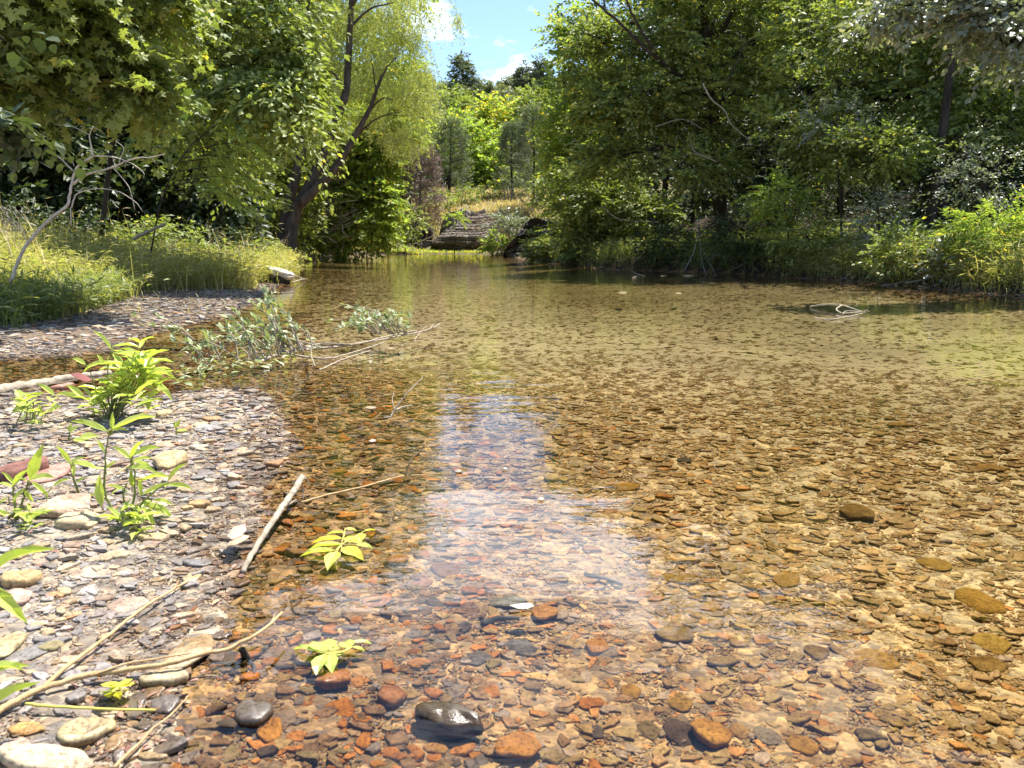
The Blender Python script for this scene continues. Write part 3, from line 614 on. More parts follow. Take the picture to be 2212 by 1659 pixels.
def sprays(mb, C, dirs, g, n_leaf=16, twig=0.5, ll=0.1, lw=0.06, kind='diamond', droop=0.35, flat=0.35, yellow=0.05, spread=0.9, tint0=None):
    """leafy twigs: leaves set alternately along each twig, blades lying mostly level"""
    n = len(C); dirs = unit(dirs)
    t = np.linspace(0.05, 1, n_leaf)[None, :] + g.normal(0, .03, (n, n_leaf))
    tl = twig * g.uniform(.6, 1.3, n)[:, None]
    side = np.where(np.arange(n_leaf) % 2 == 0, 1.0, -1.0)[None, :] * g.uniform(.5, 1.2, (n, n_leaf)) * spread
    lat = unit(np.cross(dirs, np.array([0, 0, 1.0]) + g.normal(0, .25, (n, 3))))
    base = C[:, None, :] + dirs[:, None, :] * (t * tl)[..., None]
    base[..., 2] -= droop * (t ** 2) * tl
    # forked side twigs
    base = base + lat[:, None, :] * (side * tl * 0.32 * g.uniform(0.0, 1.0, (n, n_leaf)) * (1.15 - t))[..., None]
    d = dirs[:, None, :] * 0.75 + lat[:, None, :] * side[..., None] + g.normal(0, .22, (n, n_leaf, 3)); d[..., 2] -= droop * 0.8
    nr = np.array([0, 0, 1.0]) + g.normal(0, flat, (n, n_leaf, 3))
    tw = (tint0 if tint0 is not None else g.uniform(.15, .75, n))[:, None] + g.normal(0, .14, (n, n_leaf))
    tw = np.clip(tw, 0, .88); tw = np.where(g.random((n, n_leaf)) < yellow, 1.0, tw)
    L_ = (ll * g.uniform(.65, 1.2, (n, n_leaf))).ravel()
    add_leaves(mb, base.reshape(-1, 3), d.reshape(-1, 3), nr.reshape(-1, 3), L_, L_ * lw / ll, tw.ravel(), kind)
def blob_points(g, c, r, n, shell=0.5, gap=0.0, gs=1.2):
    c = np.array(tuple(c), float); r = np.array(r, float) * np.ones(3)
    v = unit(g.normal(0, 1, (int(n * 2.2), 3))); rad = (shell + (1 - shell) * g.random(len(v)) ** .7)[:, None]
    bump = 1 + 0.22 * (wob(v[:, 0] * 3 + c[0], v[:, 2] * 3 + c[1], 1.6, c[2]))[:, None]
    p = c + v * rad * r * bump
    if gap > 0:
        k = wob(p[:, 0] + .6 * p[:, 1], p[:, 2], 2.2 / gs, c[0]) + 0.6 * wob(p[:, 1] + p[:, 2] * .4, p[:, 0], 4.1 / gs, c[1])
        keep = k > (gap * 2 - 1) * .8 - .35; p = p[keep]; v = v[keep]
    return p[:n], v[:n]

def tree(name, label, cat, base, trunk, tr, blobs, g, mat_leaf, mat_bark='bark', group=None, n_leaf=16, twig=.55, ll=.11, lw=.065,
         kind='diamond', droop=.3, flat=.4, yellow=.04, shell=.45, gap=.35, dens=1.0, extra=None, outward=.7, limb=True, twigs=True, spread=.9):
    """trunk: list of world points; blobs: list of (centre, radii, number of leafy twigs); limbs run from trunk to the blobs"""
    root = thing(name, base, label, cat, group)
    tp = smooth_path(trunk, 6, 0.012 * tr); tb = MB(); n = len(tp)
    tb.tube(tp, taper(n, tr, tr * .28, .8), 9)
    if extra:
        for pts, ra, rb in extra: q = smooth_path(pts, 6, .006); tb.tube(q, taper(len(q), ra, rb), 7)
    tpa = np.array([tuple(q) for q in tp]); lb = MB()
    for (c, r, k) in blobs:
        c = Vector(c); r = np.array(r, float) * np.ones(3)
        P_, v = blob_points(g, c, r, int(k * dens), shell, gap, max(r[0], .5))
        if not len(P_): continue
        out_ = v * outward + g.normal(0, .45, v.shape); out_[:, 2] *= .6
        sprays(lb, P_, out_, g, n_leaf, twig, ll, lw, kind, droop, flat, yellow, spread)
        if limb:
            low = tpa[tpa[:, 2] < c.z + .2 * r[2]]; low = low if len(low) else tpa
            a = Vector(low[np.argmin(np.linalg.norm(low - np.array(c) + np.array([0, 0, .5 * r[2]]), axis=1))])
            m_ = a.lerp(c, .5) + Vector((0, 0, .12 * (c - a).length))
            path = smooth_path([a, m_, c], 5, .02); rad = max(.018, tr * .22); tb.tube(path, taper(len(path), rad, rad * .35), 6)
            if twigs:
                pa = path[-6:]
                for s_ in range(min(16, len(P_))):
                    e = Vector(P_[s_]); st = pa[s_ % len(pa)]; mm = st.lerp(e, .5) + Vector(g.normal(0, .06, 3) * r[0])
                    q = smooth_path([st, mm, e], 3); tb.tube(q, taper(len(q), rad * .3, rad * .1), 4, cap=False)
    tb.build('trunk', M[mat_bark], root, True); lb.build('crown', M[mat_leaf], root)
    return root
def copy_tree(src, loc, rz, s, label, group=None):
    r = src.copy(); col.objects.link(r); r.location = loc; r.rotation_euler = (0, 0, rz); r.scale = (s, s, s) if not hasattr(s, '__len__') else s
    r['label'] = label
    if group: r['group'] = group
    for ch in src.children:
        c = ch.copy(); col.objects.link(c); c.parent = r
    return r
def gnd(px, Y, dz=0.0):
    p = D(px, 800, Y); return Vector((p.x, Y, gz1(p.x, Y) + dz))
def BL(px, py, Y, rx, ry, k, rd=None):           # blob given in frame units at distance Y
    c = D(px, py, Y); s = Y / F; return (c, (rx * s, (rd * s if rd else min(rx, ry) * s * 1.1), ry * s), k)

G_ = lambda s: np.random.default_rng(s)
# ---------- left side: leaning willow with three stems
g = G_(101); Yw = 27.0
base = gnd(628, Yw)
wr = thing('willow_tree', base, 'tall willow with three dark leaning stems and hanging light green foliage at the left bank', 'tree')
tb = MB()
def stem(pts, Y0, Y1, r0, r1, b_, mm=None):
    n = len(pts); q = [D(px, py, Y0 + (Y1 - Y0) * i / (n - 1)) for i, (px, py) in enumerate(pts)]
    s = smooth_path(q, 7, .008); b_.tube(s, taper(len(s), r0, r1, .8), 10); return s
st = []
st.append(stem([(630,575),(628,510),(640,455),(672,395),(699,332),(738,226),(747,203),(753,129),(759,10),(768,-130),(790,-300)], Yw, Yw + 1, .27, .06, tb))
st.append(stem([(608,575),(614,500),(626,430),(646,350),(656,290),(650,200),(641,90),(640,-30),(620,-200)], Yw + .3, Yw + 1.5, .25, .08, tb))
st.append(stem([(650,440),(690,400),(726,363),(765,297),(796,242),(812,199),(826,160)], Yw - .1, Yw + .3, .19, .04, tb))
for a, b2, r_ in [((753,60),(850,5),.05),((746,200),(700,150),.05),((765,297),(870,240),.04),((700,332),(742,340),.04),((796,242),(850,215),.04),((640,90),(700,-60),.07),((768,-130),(880,-260),.07),((790,-60),(900,-90),.05),((759,10),(860,-90),.06),((812,199),(860,120),.04),((812,199),(800,130),.03)]:
    q = smooth_path([D(*a, Yw+.5), D((a[0]+b2[0])/2, (a[1]+b2[1])/2 - 14, Yw+.3), D(*b2, Yw)], 5, .01); tb.tube(q, taper(len(q), r_, r_ * .35), 6)
for k_ in range(9):                                # flare and roots at the foot
    a = g.uniform(0, 6.28); e = base + Vector((.55 * math.cos(a), .4 * math.sin(a), .0)); e.z = gz1(e.x, e.y) - .05
    q = smooth_path([base + Vector((.12 * math.cos(a), .1 * math.sin(a), .85)), base + Vector((.35 * math.cos(a), .25 * math.sin(a), .35)), e], 4); tb.tube(q, taper(len(q), .12, .04), 7)
tb.build('trunk', M['bark_willow'], wr, True)
lb = MB()
def strands(lb, C, g, length, ll=.13, lw=.024, n=26, tint=None):
    m = len(C); L_ = length * .62 * g.uniform(.35, 1.2, m)
    t = np.linspace(0, 1, n)[None, :] + g.normal(0, .015, (m, n)); a = g.uniform(0, 6.28, m); sw = g.uniform(.1, .9, m)
    base = np.repeat(C[:, None, :], n, 1)
    base[..., 0] += (np.cos(a) * sw)[:, None] * np.sqrt(np.clip(t, 0, 1)) * L_[:, None]; base[..., 1] += (np.sin(a) * sw)[:, None] * np.sqrt(np.clip(t, 0, 1)) * L_[:, None]
    base[..., 2] -= t * L_[:, None]; base[..., 2] += .25 * L_[:, None] * np.sin(np.clip(t, 0, 1) * 2.2) * .4
    d = g.normal(0, .6, (m, n, 3)); d[..., 2] -= .55
    tw = np.clip((tint if tint is not None else g.uniform(.2, .85, m))[:, None] + g.normal(0, .12, (m, n)), 0, .9); tw = np.where(g.random((m, n)) < .02, 1, tw)
    k = m * n; L2 = ll * g.uniform(.6, 1.3, k)
    add_leaves(lb, base.reshape(-1, 3), d.reshape(-1, 3), g.normal(0, 1, (k, 3)), L2, L2 * lw / ll, tw.ravel())
for px, py, rx, ry, k_, ln in [(700,60,90,90,260,1.5),(820,90,90,110,380,1.7),(880,30,50,70,200,1.5),(945,-10,25,50,40,1.6),(720,180,70,90,200,1.4),(850,210,90,80,330,1.4),(770,-60,130,80,300,1.5),
                               (900,170,45,70,150,1.3),(640,120,45,90,110,1.3),(750,-190,120,80,300,1.6),(640,-160,110,100,260,1.5),(690,270,60,50,110,1.1),(870,290,60,40,110,1.1),(990,30,14,22,14,1.2)]:
    c, r, _ = BL(px, py, Yw + g.uniform(1.6, 3.2), rx, ry, 1); p_, v_ = blob_points(g, c, (r[0], 1.6, r[2]), int(k_ * 1.35), .25, .42, 1.3); strands(lb, p_, g, ln, n=22)
lb.build('crown', M['leaf_willow'], wr)

# ---------- broadleaf thicket hanging over the water behind the willow
g = G_(102)
tree('riverside_tree', 'bright green bushy tree sweeping down to the water right behind the leaning willow', 'tree', gnd(745, 36), [gnd(745, 36), D(770, 420, 36), D(790, 300, 36.5), D(800, 200, 37)], .2,
     [BL(780,290,36,75,50,300),BL(830,270,35.5,45,45,200),BL(755,380,35.5,70,60,330),BL(810,360,35,48,50,240),BL(775,450,34.5,75,50,330),BL(820,440,34,34,50,150),BL(715,470,35,50,50,180),BL(765,510,33.8,70,24,170),BL(850,235,36,34,34,100),BL(868,275,36,30,22,80),BL(700,390,36,45,80,160),BL(805,500,33.5,32,28,80)],
     g, 'leaf_lime', n_leaf=18, twig=.75, ll=.19, lw=.12, droop=.35, flat=.9, yellow=.04, gap=.3)
g = G_(103)
dead = thing('dead_brush', gnd(700, 31), 'clump of brown dead vine and brush beside the willow stems', 'brush'); bb = MB()
for _ in range(150):
    a = D(g.uniform(655, 745), g.uniform(360, 520), g.uniform(29, 31.5)); e = a + Vector((g.normal(0, .5), g.normal(0, .3), g.normal(.1, .5))); q = smooth_path([a, a.lerp(e, .5) + Vector(g.normal(0, .15, 3)), e], 3); bb.tube(q, .012, 3, cap=False)
bb.build('twigs', M['bark'], dead)

# ---------- left bank: overhanging maple close by
g = G_(110)
mb_ = [D(-420, 560, 8.5), D(-380, 300, 8.4), D(-300, 60, 8.2), D(-120, -120, 8), D(100, -260, 8)]
mb_[0] = Vector((mb_[0].x, mb_[0].y, gz1(mb_[0].x, mb_[0].y)))
tree('maple_tree', 'maple with big sunlit lobed leaves hanging into the top left corner', 'tree', mb_[0], mb_, .22,
     [BL(40,30,7.6,100,50,110),BL(150,40,7.8,80,55,120),BL(60,115,7.4,70,40,70),BL(205,110,8.1,65,40,110),BL(265,165,8.0,52,26,75),BL(310,195,7.8,26,18,36),BL(245,50,8.4,60,50,80),BL(10,190,7.8,50,30,36),
      BL(120,-80,8,200,90,260),BL(-80,-250,6.6,220,120,200),BL(320,-40,8.6,120,70,150),BL(-120,60,7.5,110,150,180)],
     g, 'leaf_mid', n_leaf=15, twig=.5, ll=.105, lw=.10, kind='maple', dens=.62, droop=.45, flat=.7, yellow=.01, gap=.6, twigs=True)
g = G_(111)
b0 = gnd(-640, 4.6)
tree('box_elder', 'shaded branch of large dark leaves reaching in at the left edge above the bare limb', 'tree', b0, [b0, D(-560, 250, 4.6), D(-330, 150, 4.4)], .1,
     [BL(20,268,3.7,50,16,11),BL(95,296,3.9,40,14,10),BL(-60,250,3.8,80,40,20),BL(20,70,3.6,40,16,6)], g, 'leaf_shade', n_leaf=6, twig=.13, ll=.070, lw=.055, kind='hex', droop=.5, flat=.3, yellow=.0, gap=0, twigs=False)
g = G_(112)
b0 = gnd(235, 14.5)
tree('box_elder', 'box elder with drooping sunlit outer leaves between the maple and the willow', 'tree', b0, [b0, D(245, 300, 14.5), D(300, 80, 14), D(380, -120, 14)], .055,
     [BL(440,40,13.5,120,70,260),BL(560,60,13,90,70,220),BL(420,150,13.5,110,60,230),BL(560,160,12.8,85,60,200),BL(610,215,12.4,52,44,110),BL(650,262,12.2,30,26,36),BL(640,180,12.8,34,40,50),BL(520,230,13,80,40,130),BL(480,-60,13.5,200,80,330),BL(630,10,13.2,50,60,90),
      BL(330,90,14.2,80,90,150),BL(380,240,14,90,60,140),BL(450,310,14,110,50,150)],
     g, 'leaf_mid', n_leaf=16, twig=.6, ll=.125, lw=.07, kind='hex', dens=.7, droop=.6, flat=.75, yellow=.02, gap=.6)
# feathery lime sprays in front of the dark thicket
g = G_(113); b0 = gnd(455, 12)
fr_ = thing('locust_sapling', gnd(330, 12.6), 'sapling with feathery bright lime compound leaves glowing before the dark thicket', 'tree'); tb = MB(); lb = MB()
q0 = smooth_path([gnd(330, 12.6), D(350, 430, 12.6), D(400, 330, 12.3), D(440, 290, 12.2)], 6); tb.tube(q0, taper(len(q0), .014, .008), 6)
for bx, by, ex, ey in [(400,330,590,355),(390,350,600,395),(420,305,560,325),(380,390,600,440),(370,410,560,470),(395,340,540,400),(385,370,580,415),(440,290,530,300),(375,400,520,450)]:
    Yb = 12.2 + g.uniform(-.7, .1); a = D(bx, by, 12.3); e = D(ex, ey, Yb); bo = smooth_path([a, a.lerp(e, .55) + Vector((0, 0, .22)), e], 9); tb.tube(bo, taper(len(bo), .010, .003), 4, cap=False)
    ax = (e - a).normalized()
    for k_ in range(17):                            # compound leaves set along the bough, sweeping outwards and down
        t_ = .35 + .65 * k_ / 16; p0 = np.array(bo[int(t_ * (len(bo) - 1))]); sgn = 1 if k_ % 2 else -1
        d0 = np.array(ax) * .8 + np.array([0, sgn * .9, 0]) + np.array([0, 0, -.12]) + g.normal(0, .2, 3); d0 /= np.linalg.norm(d0); n = 18; t = np.linspace(0.08, 1, n); Lf = g.uniform(.22, .40)
        ps = p0[None] + d0[None] * t[:, None] * Lf - np.array([0, 0, 1.])[None] * (t[:, None] ** 2) * .07; lat = unit(np.cross(d0, [0, 0, 1.])); sd = np.where(np.arange(n) % 2, 1., -1.)[:, None]
        ll_ = .075 * (1 - .5 * np.abs(t - .45)); add_leaves(lb, ps, lat[None] * sd + d0[None] * .5 + g.normal(0, .12, (n, 3)), np.array([0, -.15, 1.]) + g.normal(0, .3, (n, 3)), ll_, ll_ * .34, g.uniform(.6, .9, n), 'diamond')
tb.build('trunk', M['bark'], fr_); lb.build('crown', M['leaf_lime'], fr_)

# ---------- dense shaded trees filling both sides
def dense(label, px, Y, seed, mt='leaf_shade', blobs=None, group=None, name='forest_tree', **kw):
    b0 = gnd(px, Y); g = G_(seed); H = max(2.0, max(b_[0][2] for b_ in blobs) - b0.z)
    return tree(name, label, 'tree', b0, [b0, b0 + Vector((g.normal(0, .15), 0, .3 * H)), b0 + Vector((g.normal(0, .25), .2, .65 * H)), b0 + Vector((g.normal(0, .35), .2, H))], .12, blobs, g, mt, group=group, **kw)
A_ = dict(n_leaf=16, twig=.8, ll=.19, lw=.115, droop=.3, flat=.6, yellow=.02, gap=.4, twigs=False)
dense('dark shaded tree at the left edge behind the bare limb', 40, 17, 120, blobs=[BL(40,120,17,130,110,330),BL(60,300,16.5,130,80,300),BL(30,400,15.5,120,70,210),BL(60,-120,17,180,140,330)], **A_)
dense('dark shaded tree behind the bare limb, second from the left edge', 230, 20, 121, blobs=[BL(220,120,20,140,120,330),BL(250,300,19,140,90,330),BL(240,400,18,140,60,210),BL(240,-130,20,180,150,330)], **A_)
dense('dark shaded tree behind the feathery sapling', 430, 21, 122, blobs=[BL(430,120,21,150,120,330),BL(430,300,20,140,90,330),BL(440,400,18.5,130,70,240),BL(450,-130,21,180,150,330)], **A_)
dense('dark tree between the feathery sapling and the willow stems', 560, 30, 123, 'leaf_mid', blobs=[BL(580,180,31,100,120,330),BL(560,330,30,90,100,330),BL(590,440,30,80,70,200),BL(570,-60,31,130,140,330)], **{**A_, 'll': .24, 'lw': .15, 'twig': 1.0})
dense('tall shaded tree far back behind the left thicket', 300, 27, 124, blobs=[BL(330,180,28,280,180,460),BL(300,-120,28,330,220,430),BL(250,380,27,260,80,300)], **{**A_, 'll': .26, 'lw': .17, 'twig': 1.1})
dense('light green tree closing the gap behind the willow crown', 740, 44, 125, 'leaf_lime', blobs=[BL(740,160,44,130,140,430),BL(840,190,46,60,80,220),BL(700,330,44,110,90,260),BL(760,-60,44,140,110,300)], **{**A_, 'll': .30, 'lw': .19, 'twig': 1.3, 'yellow': .05})
g = G_(126)
for i, (px, Y, w_, h_) in enumerate([(60,13.6,120,90),(210,14.5,110,80),(350,15.5,110,90),(480,17,90,80),(540,19,50,80)]):
    b0 = gnd(px, Y); hh = h_ * Y / F
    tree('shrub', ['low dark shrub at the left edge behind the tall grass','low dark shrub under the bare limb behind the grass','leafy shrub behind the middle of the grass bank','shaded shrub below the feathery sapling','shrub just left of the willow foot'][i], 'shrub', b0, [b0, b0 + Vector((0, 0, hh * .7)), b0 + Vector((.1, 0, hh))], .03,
         [(b0 + Vector((0, 0, hh * .5)), (w_ * Y / F, .9, hh * .7), 190)], g, 'leaf_shade' if i in (0, 1, 3) else 'leaf_mid', n_leaf=12, twig=.4, ll=.11, lw=.055, kind='diamond', gap=.25, twigs=False)

# ---------- far end of the creek
g = G_(130)
def juniper(name, label, px, Y, py_top, py_bot, wpx, mt, seed, cone=.8, n=520, dry=False):
    g = G_(seed); b0 = gnd(px, Y); top = D(px, py_top, Y); bz = max(b0.z, D(px, py_bot, Y).z - .2); H = top.z - bz
    root = thing(name, b0, label, 'tree'); tb = MB(); lb = MB(); q = smooth_path([b0, b0.lerp(top, .5) + Vector((g.normal(0, .1), 0, 0)), top], 6); tb.tube(q, taper(len(q), .14, .02), 7)
    t = g.random(n) ** .85; Rr = (wpx * Y / F) * np.clip((1 - t) ** cone + .05, 0, 1) * np.minimum(1, t * 7 + .35); a = g.uniform(0, 6.28, n)
    rr = Rr * g.uniform(.45, 1.05, n) * (1 + .25 * wob(a * 2, t * 9, 1.)); C = np.stack([b0.x + (top.x - b0.x) * t + rr * np.cos(a), b0.y + rr * np.sin(a), bz + t * H], 1)
    dr = np.stack([np.cos(a), np.sin(a), .35 + 0 * a], 1) + g.normal(0, .25, (n, 3))
    sprays(lb, C, dr, g, 12, .55, .26, .15, 'spray', -.1, .7, .0, 1.0)
    for _ in range(60 if dry else 16):
        k = g.integers(0, n); s_ = Vector((b0.x + (top.x - b0.x) * t[k], b0.y, C[k, 2] - .1)); e = Vector(C[k]) + Vector(dr[k]) * (.6 if dry else .1); pth = smooth_path([s_, s_.lerp(e, .5) + Vector((0, 0, .1)), e], 3); tb.tube(pth, taper(len(pth), .03, .008), 4, cap=False)
    tb.build('trunk', M['greystick' if dry else 'bark'], root); lb.build('crown', M[mt], root); return root
juniper('juniper', 'half-dead brownish juniper at the left end of the far bank', 912, 57, 322, 480, 56, 'needle_brown', 131, .55, 520, True)
juniper('juniper', 'dark green juniper standing on the far grassy slope left of centre', 975, 66, 262, 425, 50, 'needle', 132, .55, 620)
juniper('juniper', 'pale green juniper on the right of the far grassy slope', 1108, 66, 268, 420, 42, 'needle', 133, .6, 560)
juniper('juniper', 'slender juniper between the far slope and the right thicket', 1150, 60, 235, 440, 44, 'needle', 134, .6, 520)
juniper('juniper', 'dark juniper behind the bushy tree right of the willow', 915, 70, 178, 330, 58, 'needle', 135, .6, 520)
A2 = dict(n_leaf=16, twig=1.4, ll=.36, lw=.24, droop=.2, flat=.6, yellow=.03, gap=.2, twigs=False)
dense('yellow green rounded tree in the middle of the far slope', 1075, 84, 140, 'leaf_lime', blobs=[BL(1085,262,84,62,42,330),BL(1040,295,83,60,45,200),BL(1115,300,83,50,45,170),BL(1060,350,82,60,40,150)], **{**A2, 'yellow': .20})
dense('light green tree behind the two far junipers', 1030, 74, 141, 'leaf_lime', blobs=[BL(1035,340,74,55,60,260),BL(1050,400,73,50,35,140),BL(990,300,75,50,50,170),BL(1080,390,72,45,40,140)], **A2)
dense('green tree on the left of the far slope', 960, 88, 142, 'leaf_mid', blobs=[BL(960,250,88,55,50,230),BL(935,300,86,50,60,200),BL(985,240,90,40,40,130)], **A2)
dense('green tree at the left foot of the far slope', 890, 76, 143, 'leaf_mid', blobs=[BL(880,260,76,50,60,230),BL(890,350,75,45,50,200),BL(860,200,78,50,50,180)], **A2)
dense('mid green tree right behind the pale far juniper', 1150, 76, 144, 'leaf_mid', blobs=[BL(1150,300,76,45,60,230),BL(1140,390,74,40,40,150),BL(1170,240,77,40,50,180)], **A2)
for (px, Y, lab) in [(1010,62,'small bright bush at the top edge of the far grassy slope'), (955,60,'small bush beside the brown juniper'), (1060,64,'dark little bush under the light green tree on the far slope')]:
    b0 = gnd(px, Y); tree('shrub', lab, 'shrub', b0, [b0, b0 + Vector((0, 0, .6)), b0 + Vector((0, 0, 1))], .03, [(b0 + Vector((0, 0, .7)), (1.0, .8, .7), 70)], g, 'leaf_mid', n_leaf=14, twig=.5, ll=.2, lw=.12, gap=0, twigs=False)
# wooded hill: a broadleaf and a pine, copied
g = G_(150)
def proto_hill(name, label, seed, mt, pine):
    g = G_(seed); b0 = Vector((0, 0, 0)); bl = []
    if pine:
        for k_ in range(10): t = k_ / 9; bl.append(((g.normal(0, .5), g.normal(0, .5), 4.5 + 8.0 * t), (3.0 * (1 - t) + .7, 3.0 * (1 - t) + .7, .75), int(75 * (1 - t) + 24)))
    else:
        for k_ in range(9): a = k_ * 2.4; bl.append(((2.1 * math.cos(a), 2.1 * math.sin(a), 5 + .55 * k_), (2.2, 2.2, 1.7), 85))
    return tree(name, label, 'tree', b0, [b0, Vector((.1, 0, 4)), Vector((0, .1, 8)), Vector((0, 0, 12.5 if pine else 9))], .2, bl, g, mt, n_leaf=14, twig=1.3, ll=.55, lw=.26 if pine else .36, droop=.1, flat=.6, yellow=0, gap=.15, twigs=False, group='trees on the wooded hill')
hb = proto_hill('hill_tree', 'broadleaf tree in the wood that covers the distant hill', 151, 'leaf_hill', False)
hp = proto_hill('pine_tree', 'tall pine standing above all others on the distant skyline', 152, 'needle', True)
hp.location = gnd(1008, 128); hp.scale = (1.0,) * 3; hp.location.z = D(1008, 118, 128).z - 13.4
first = True; spots = []
for row, (Y, x0, x1, st_, top) in enumerate([(168,900,1330,30,None),(150,890,1320,29,None),(132,870,1300,30,None),(114,860,1260,34,None),(100,840,1240,40,None)]):
    px = x0 + g.uniform(0, 15)
    while px < x1: spots.append((px, Y + g.uniform(-6, 6), row)); px += st_ * g.uniform(.75, 1.25)
for (px, Y, row) in spots:
    b0 = gnd(px, Y); pine = g.random() < .3; s = g.uniform(.72, 1.0)
    # crowns reach the skyline of the photograph: 190 px up at the ridge, lower in front
    topy = {0: 180, 1: 188, 2: 212, 3: 245, 4: 280}[row] + g.normal(0, 8) - (16 if (px > 1120 or px < 960) and row < 2 else 0)
    top = D(px, topy, Y).z; hgt = (12.6 if pine else 11.2) * s; b0.z = top - hgt
    if first and not pine: hb.location = b0; hb.rotation_euler = (0, 0, 1); hb.scale = (s,) * 3; first = False; continue
    copy_tree(hp if pine else hb, b0, g.uniform(0, 6.28), s, 'pine mixed into the wood that covers the distant hill' if pine else hb['label'], 'pines on the wooded hill' if pine else 'trees on the wooded hill')
if 'group' in hp: del hp['group']
copy_tree(hp, Vector((D(1168, 150, 138).x, 138, D(1168, 138, 138).z - 12.4 * .9)), 2.0, .9, 'spreading pine on the skyline at the edge of the right-hand trees')
copy_tree(hp, Vector((D(1128, 165, 140).x, 140, D(1128, 148, 140).z - 12.4 * .75)), 4.0, .75, 'lower pine on the skyline between the tall pine and the right-hand trees')
# ---------- right side
g = G_(201); Yr = 23.0
b0 = gnd(1556, Yr)
tree('riverside_tree', 'tall tree with a straight dark trunk and layered green crown over the right bank', 'tree', b0,
     [b0, D(1552,420,Yr), D(1545,300,Yr), D(1535,170,Yr), D(1525,70,Yr), D(1510,-60,Yr), D(1490,-260,Yr)], .24,
     [BL(1265,85,24,45,30,110),BL(1330,110,24,75,55,230),BL(1290,190,24,55,48,180),BL(1420,90,23.5,110,70,300),BL(1390,200,23,110,60,280),BL(1540,60,22.5,110,80,300),BL(1325,270,24,80,45,220),
      BL(1450,270,22.5,120,45,260),BL(1570,200,22.5,90,70,220),BL(1350,340,23,110,35,190),BL(1500,360,21.5,120,28,170),BL(1520,-60,23,130,80,250),BL(1650,90,22.5,90,90,240),BL(1640,-230,23,170,110,260),BL(1650,-100,22.5,130,110,260)],
     g, 'leaf_mid', n_leaf=18, twig=.6, ll=.14, lw=.085, kind='diamond', droop=.15, flat=.6, yellow=.03, gap=.6, outward=.9, dens=.85,
     extra=[([D(1535,200,Yr), D(1470,165,Yr-.5), D(1400,110,Yr-1), D(1350,60,Yr-1.2), D(1275,-5,Yr-1.5)], .075, .03), ([D(1420,120,Yr-1), D(1370,40,Yr-1.2), D(1340,-40,Yr-1.3)], .05, .02), ([D(1535,100,Yr), D(1565,60,Yr), D(1600,-20,Yr)], .09, .04)])
g = G_(202); b0 = gnd(1200, 33)
tree('riverside_tree', 'slim sunlit tree edging the sky gap on its right side', 'tree', b0, [b0, D(1230,380,33), D(1222,230,33), D(1215,120,33), D(1205,60,33)], .13,
     [BL(1205,62,33,20,18,40),BL(1262,50,33.5,45,30,100),BL(1245,130,33,40,36,110),BL(1240,205,33,48,36,140),BL(1225,275,32.5,48,38,140),BL(1280,340,32.5,70,50,220),BL(1215,350,32,32,28,80),BL(1265,420,31.5,60,34,160)],
     g, 'leaf_lime', n_leaf=16, twig=.8, ll=.18, lw=.11, droop=.2, flat=.6, yellow=.04, gap=.42)
g = G_(203); b0 = gnd(1290, 27.5)
tree('riverside_tree', 'leaning dark green tree whose lowest boughs nearly touch the water by the black rock', 'tree', b0, [b0, D(1290,440,27.2), D(1270,360,27), D(1240,300,27)], .11,
     [BL(1245,445,27.5,48,26,130),BL(1300,478,26.5,70,30,200),BL(1262,515,26.3,48,26,130),BL(1330,440,26,95,36,200),BL(1400,470,25,85,34,170),BL(1290,390,27,110,34,210),BL(1222,492,28,22,20,40),BL(1300,540,26,70,24,120)],
     g, 'leaf_mid', n_leaf=14, twig=.6, ll=.15, lw=.095, kind='hex', droop=.2, flat=.35, yellow=.01, gap=.3)
B_ = dict(n_leaf=16, twig=.8, ll=.155, lw=.085, droop=.2, flat=.7, yellow=.025, gap=.6, dens=.75, twigs=True, outward=.9)
dense('tall dark-trunked tree seen through a small sky gap at upper right', 2003, 19, 210, 'leaf_mid', blobs=[BL(1780,80,20,90,90,250),BL(1750,200,20,90,60,200),BL(1930,60,19.5,90,60,190),BL(2050,180,19,100,60,210),BL(1860,290,19,110,45,200),BL(2130,80,19,110,90,260),BL(1700,300,19.5,90,50,180),BL(1900,-100,20,230,110,430),BL(2160,-90,19.5,160,110,260),BL(2140,260,18.5,100,60,210)], **B_)
dense('dark tree filling the space between the straight trunk and the right edge', 1740, 27, 211, 'leaf_shade', blobs=[BL(1650,150,27,120,120,260),BL(1780,120,28,90,90,180),BL(1820,330,26.5,150,60,240),BL(1620,330,26,100,70,200),BL(2000,330,26,150,70,230),BL(2120,180,27,150,130,270),BL(1750,-120,28,220,140,330)], **B_)
dense('shaded tree on the right slope behind the pale shrub', 2250, 24, 212, 'leaf_shade', blobs=[BL(2150,320,22,120,90,210),BL(2250,200,22,130,140,260),BL(2250,-20,22,150,140,260),BL(2230,420,20,90,50,120)], **B_)
dense('dark tree deep in the right wood left of the straight trunk', 1420, 32, 213, 'leaf_shade', blobs=[BL(1420,230,33,150,100,260),BL(1350,350,32,120,60,190),BL(1480,400,31,130,50,190),BL(1430,60,34,140,100,230),BL(1600,-120,34,150,120,220)], **B_)
dense('dark tree deep in the right wood behind the straight trunk', 1640, 36, 214, 'leaf_shade', blobs=[BL(1600,280,37,160,100,260),BL(1700,380,35,140,50,190),BL(1600,100,38,190,130,260),BL(1800,240,37,110,90,150)], **{**B_, 'll': .25, 'lw': .15, 'twig': 1.1})
dense('tree at the back of the right wood near the right edge', 2060, 34, 215, 'leaf_mid', blobs=[BL(2060,60,35,180,120,240),BL(2170,220,34,140,110,210),BL(1990,-90,36,250,120,230),BL(1860,30,36,70,80,90)], **{**B_, 'll': .25, 'lw': .15, 'twig': 1.1})
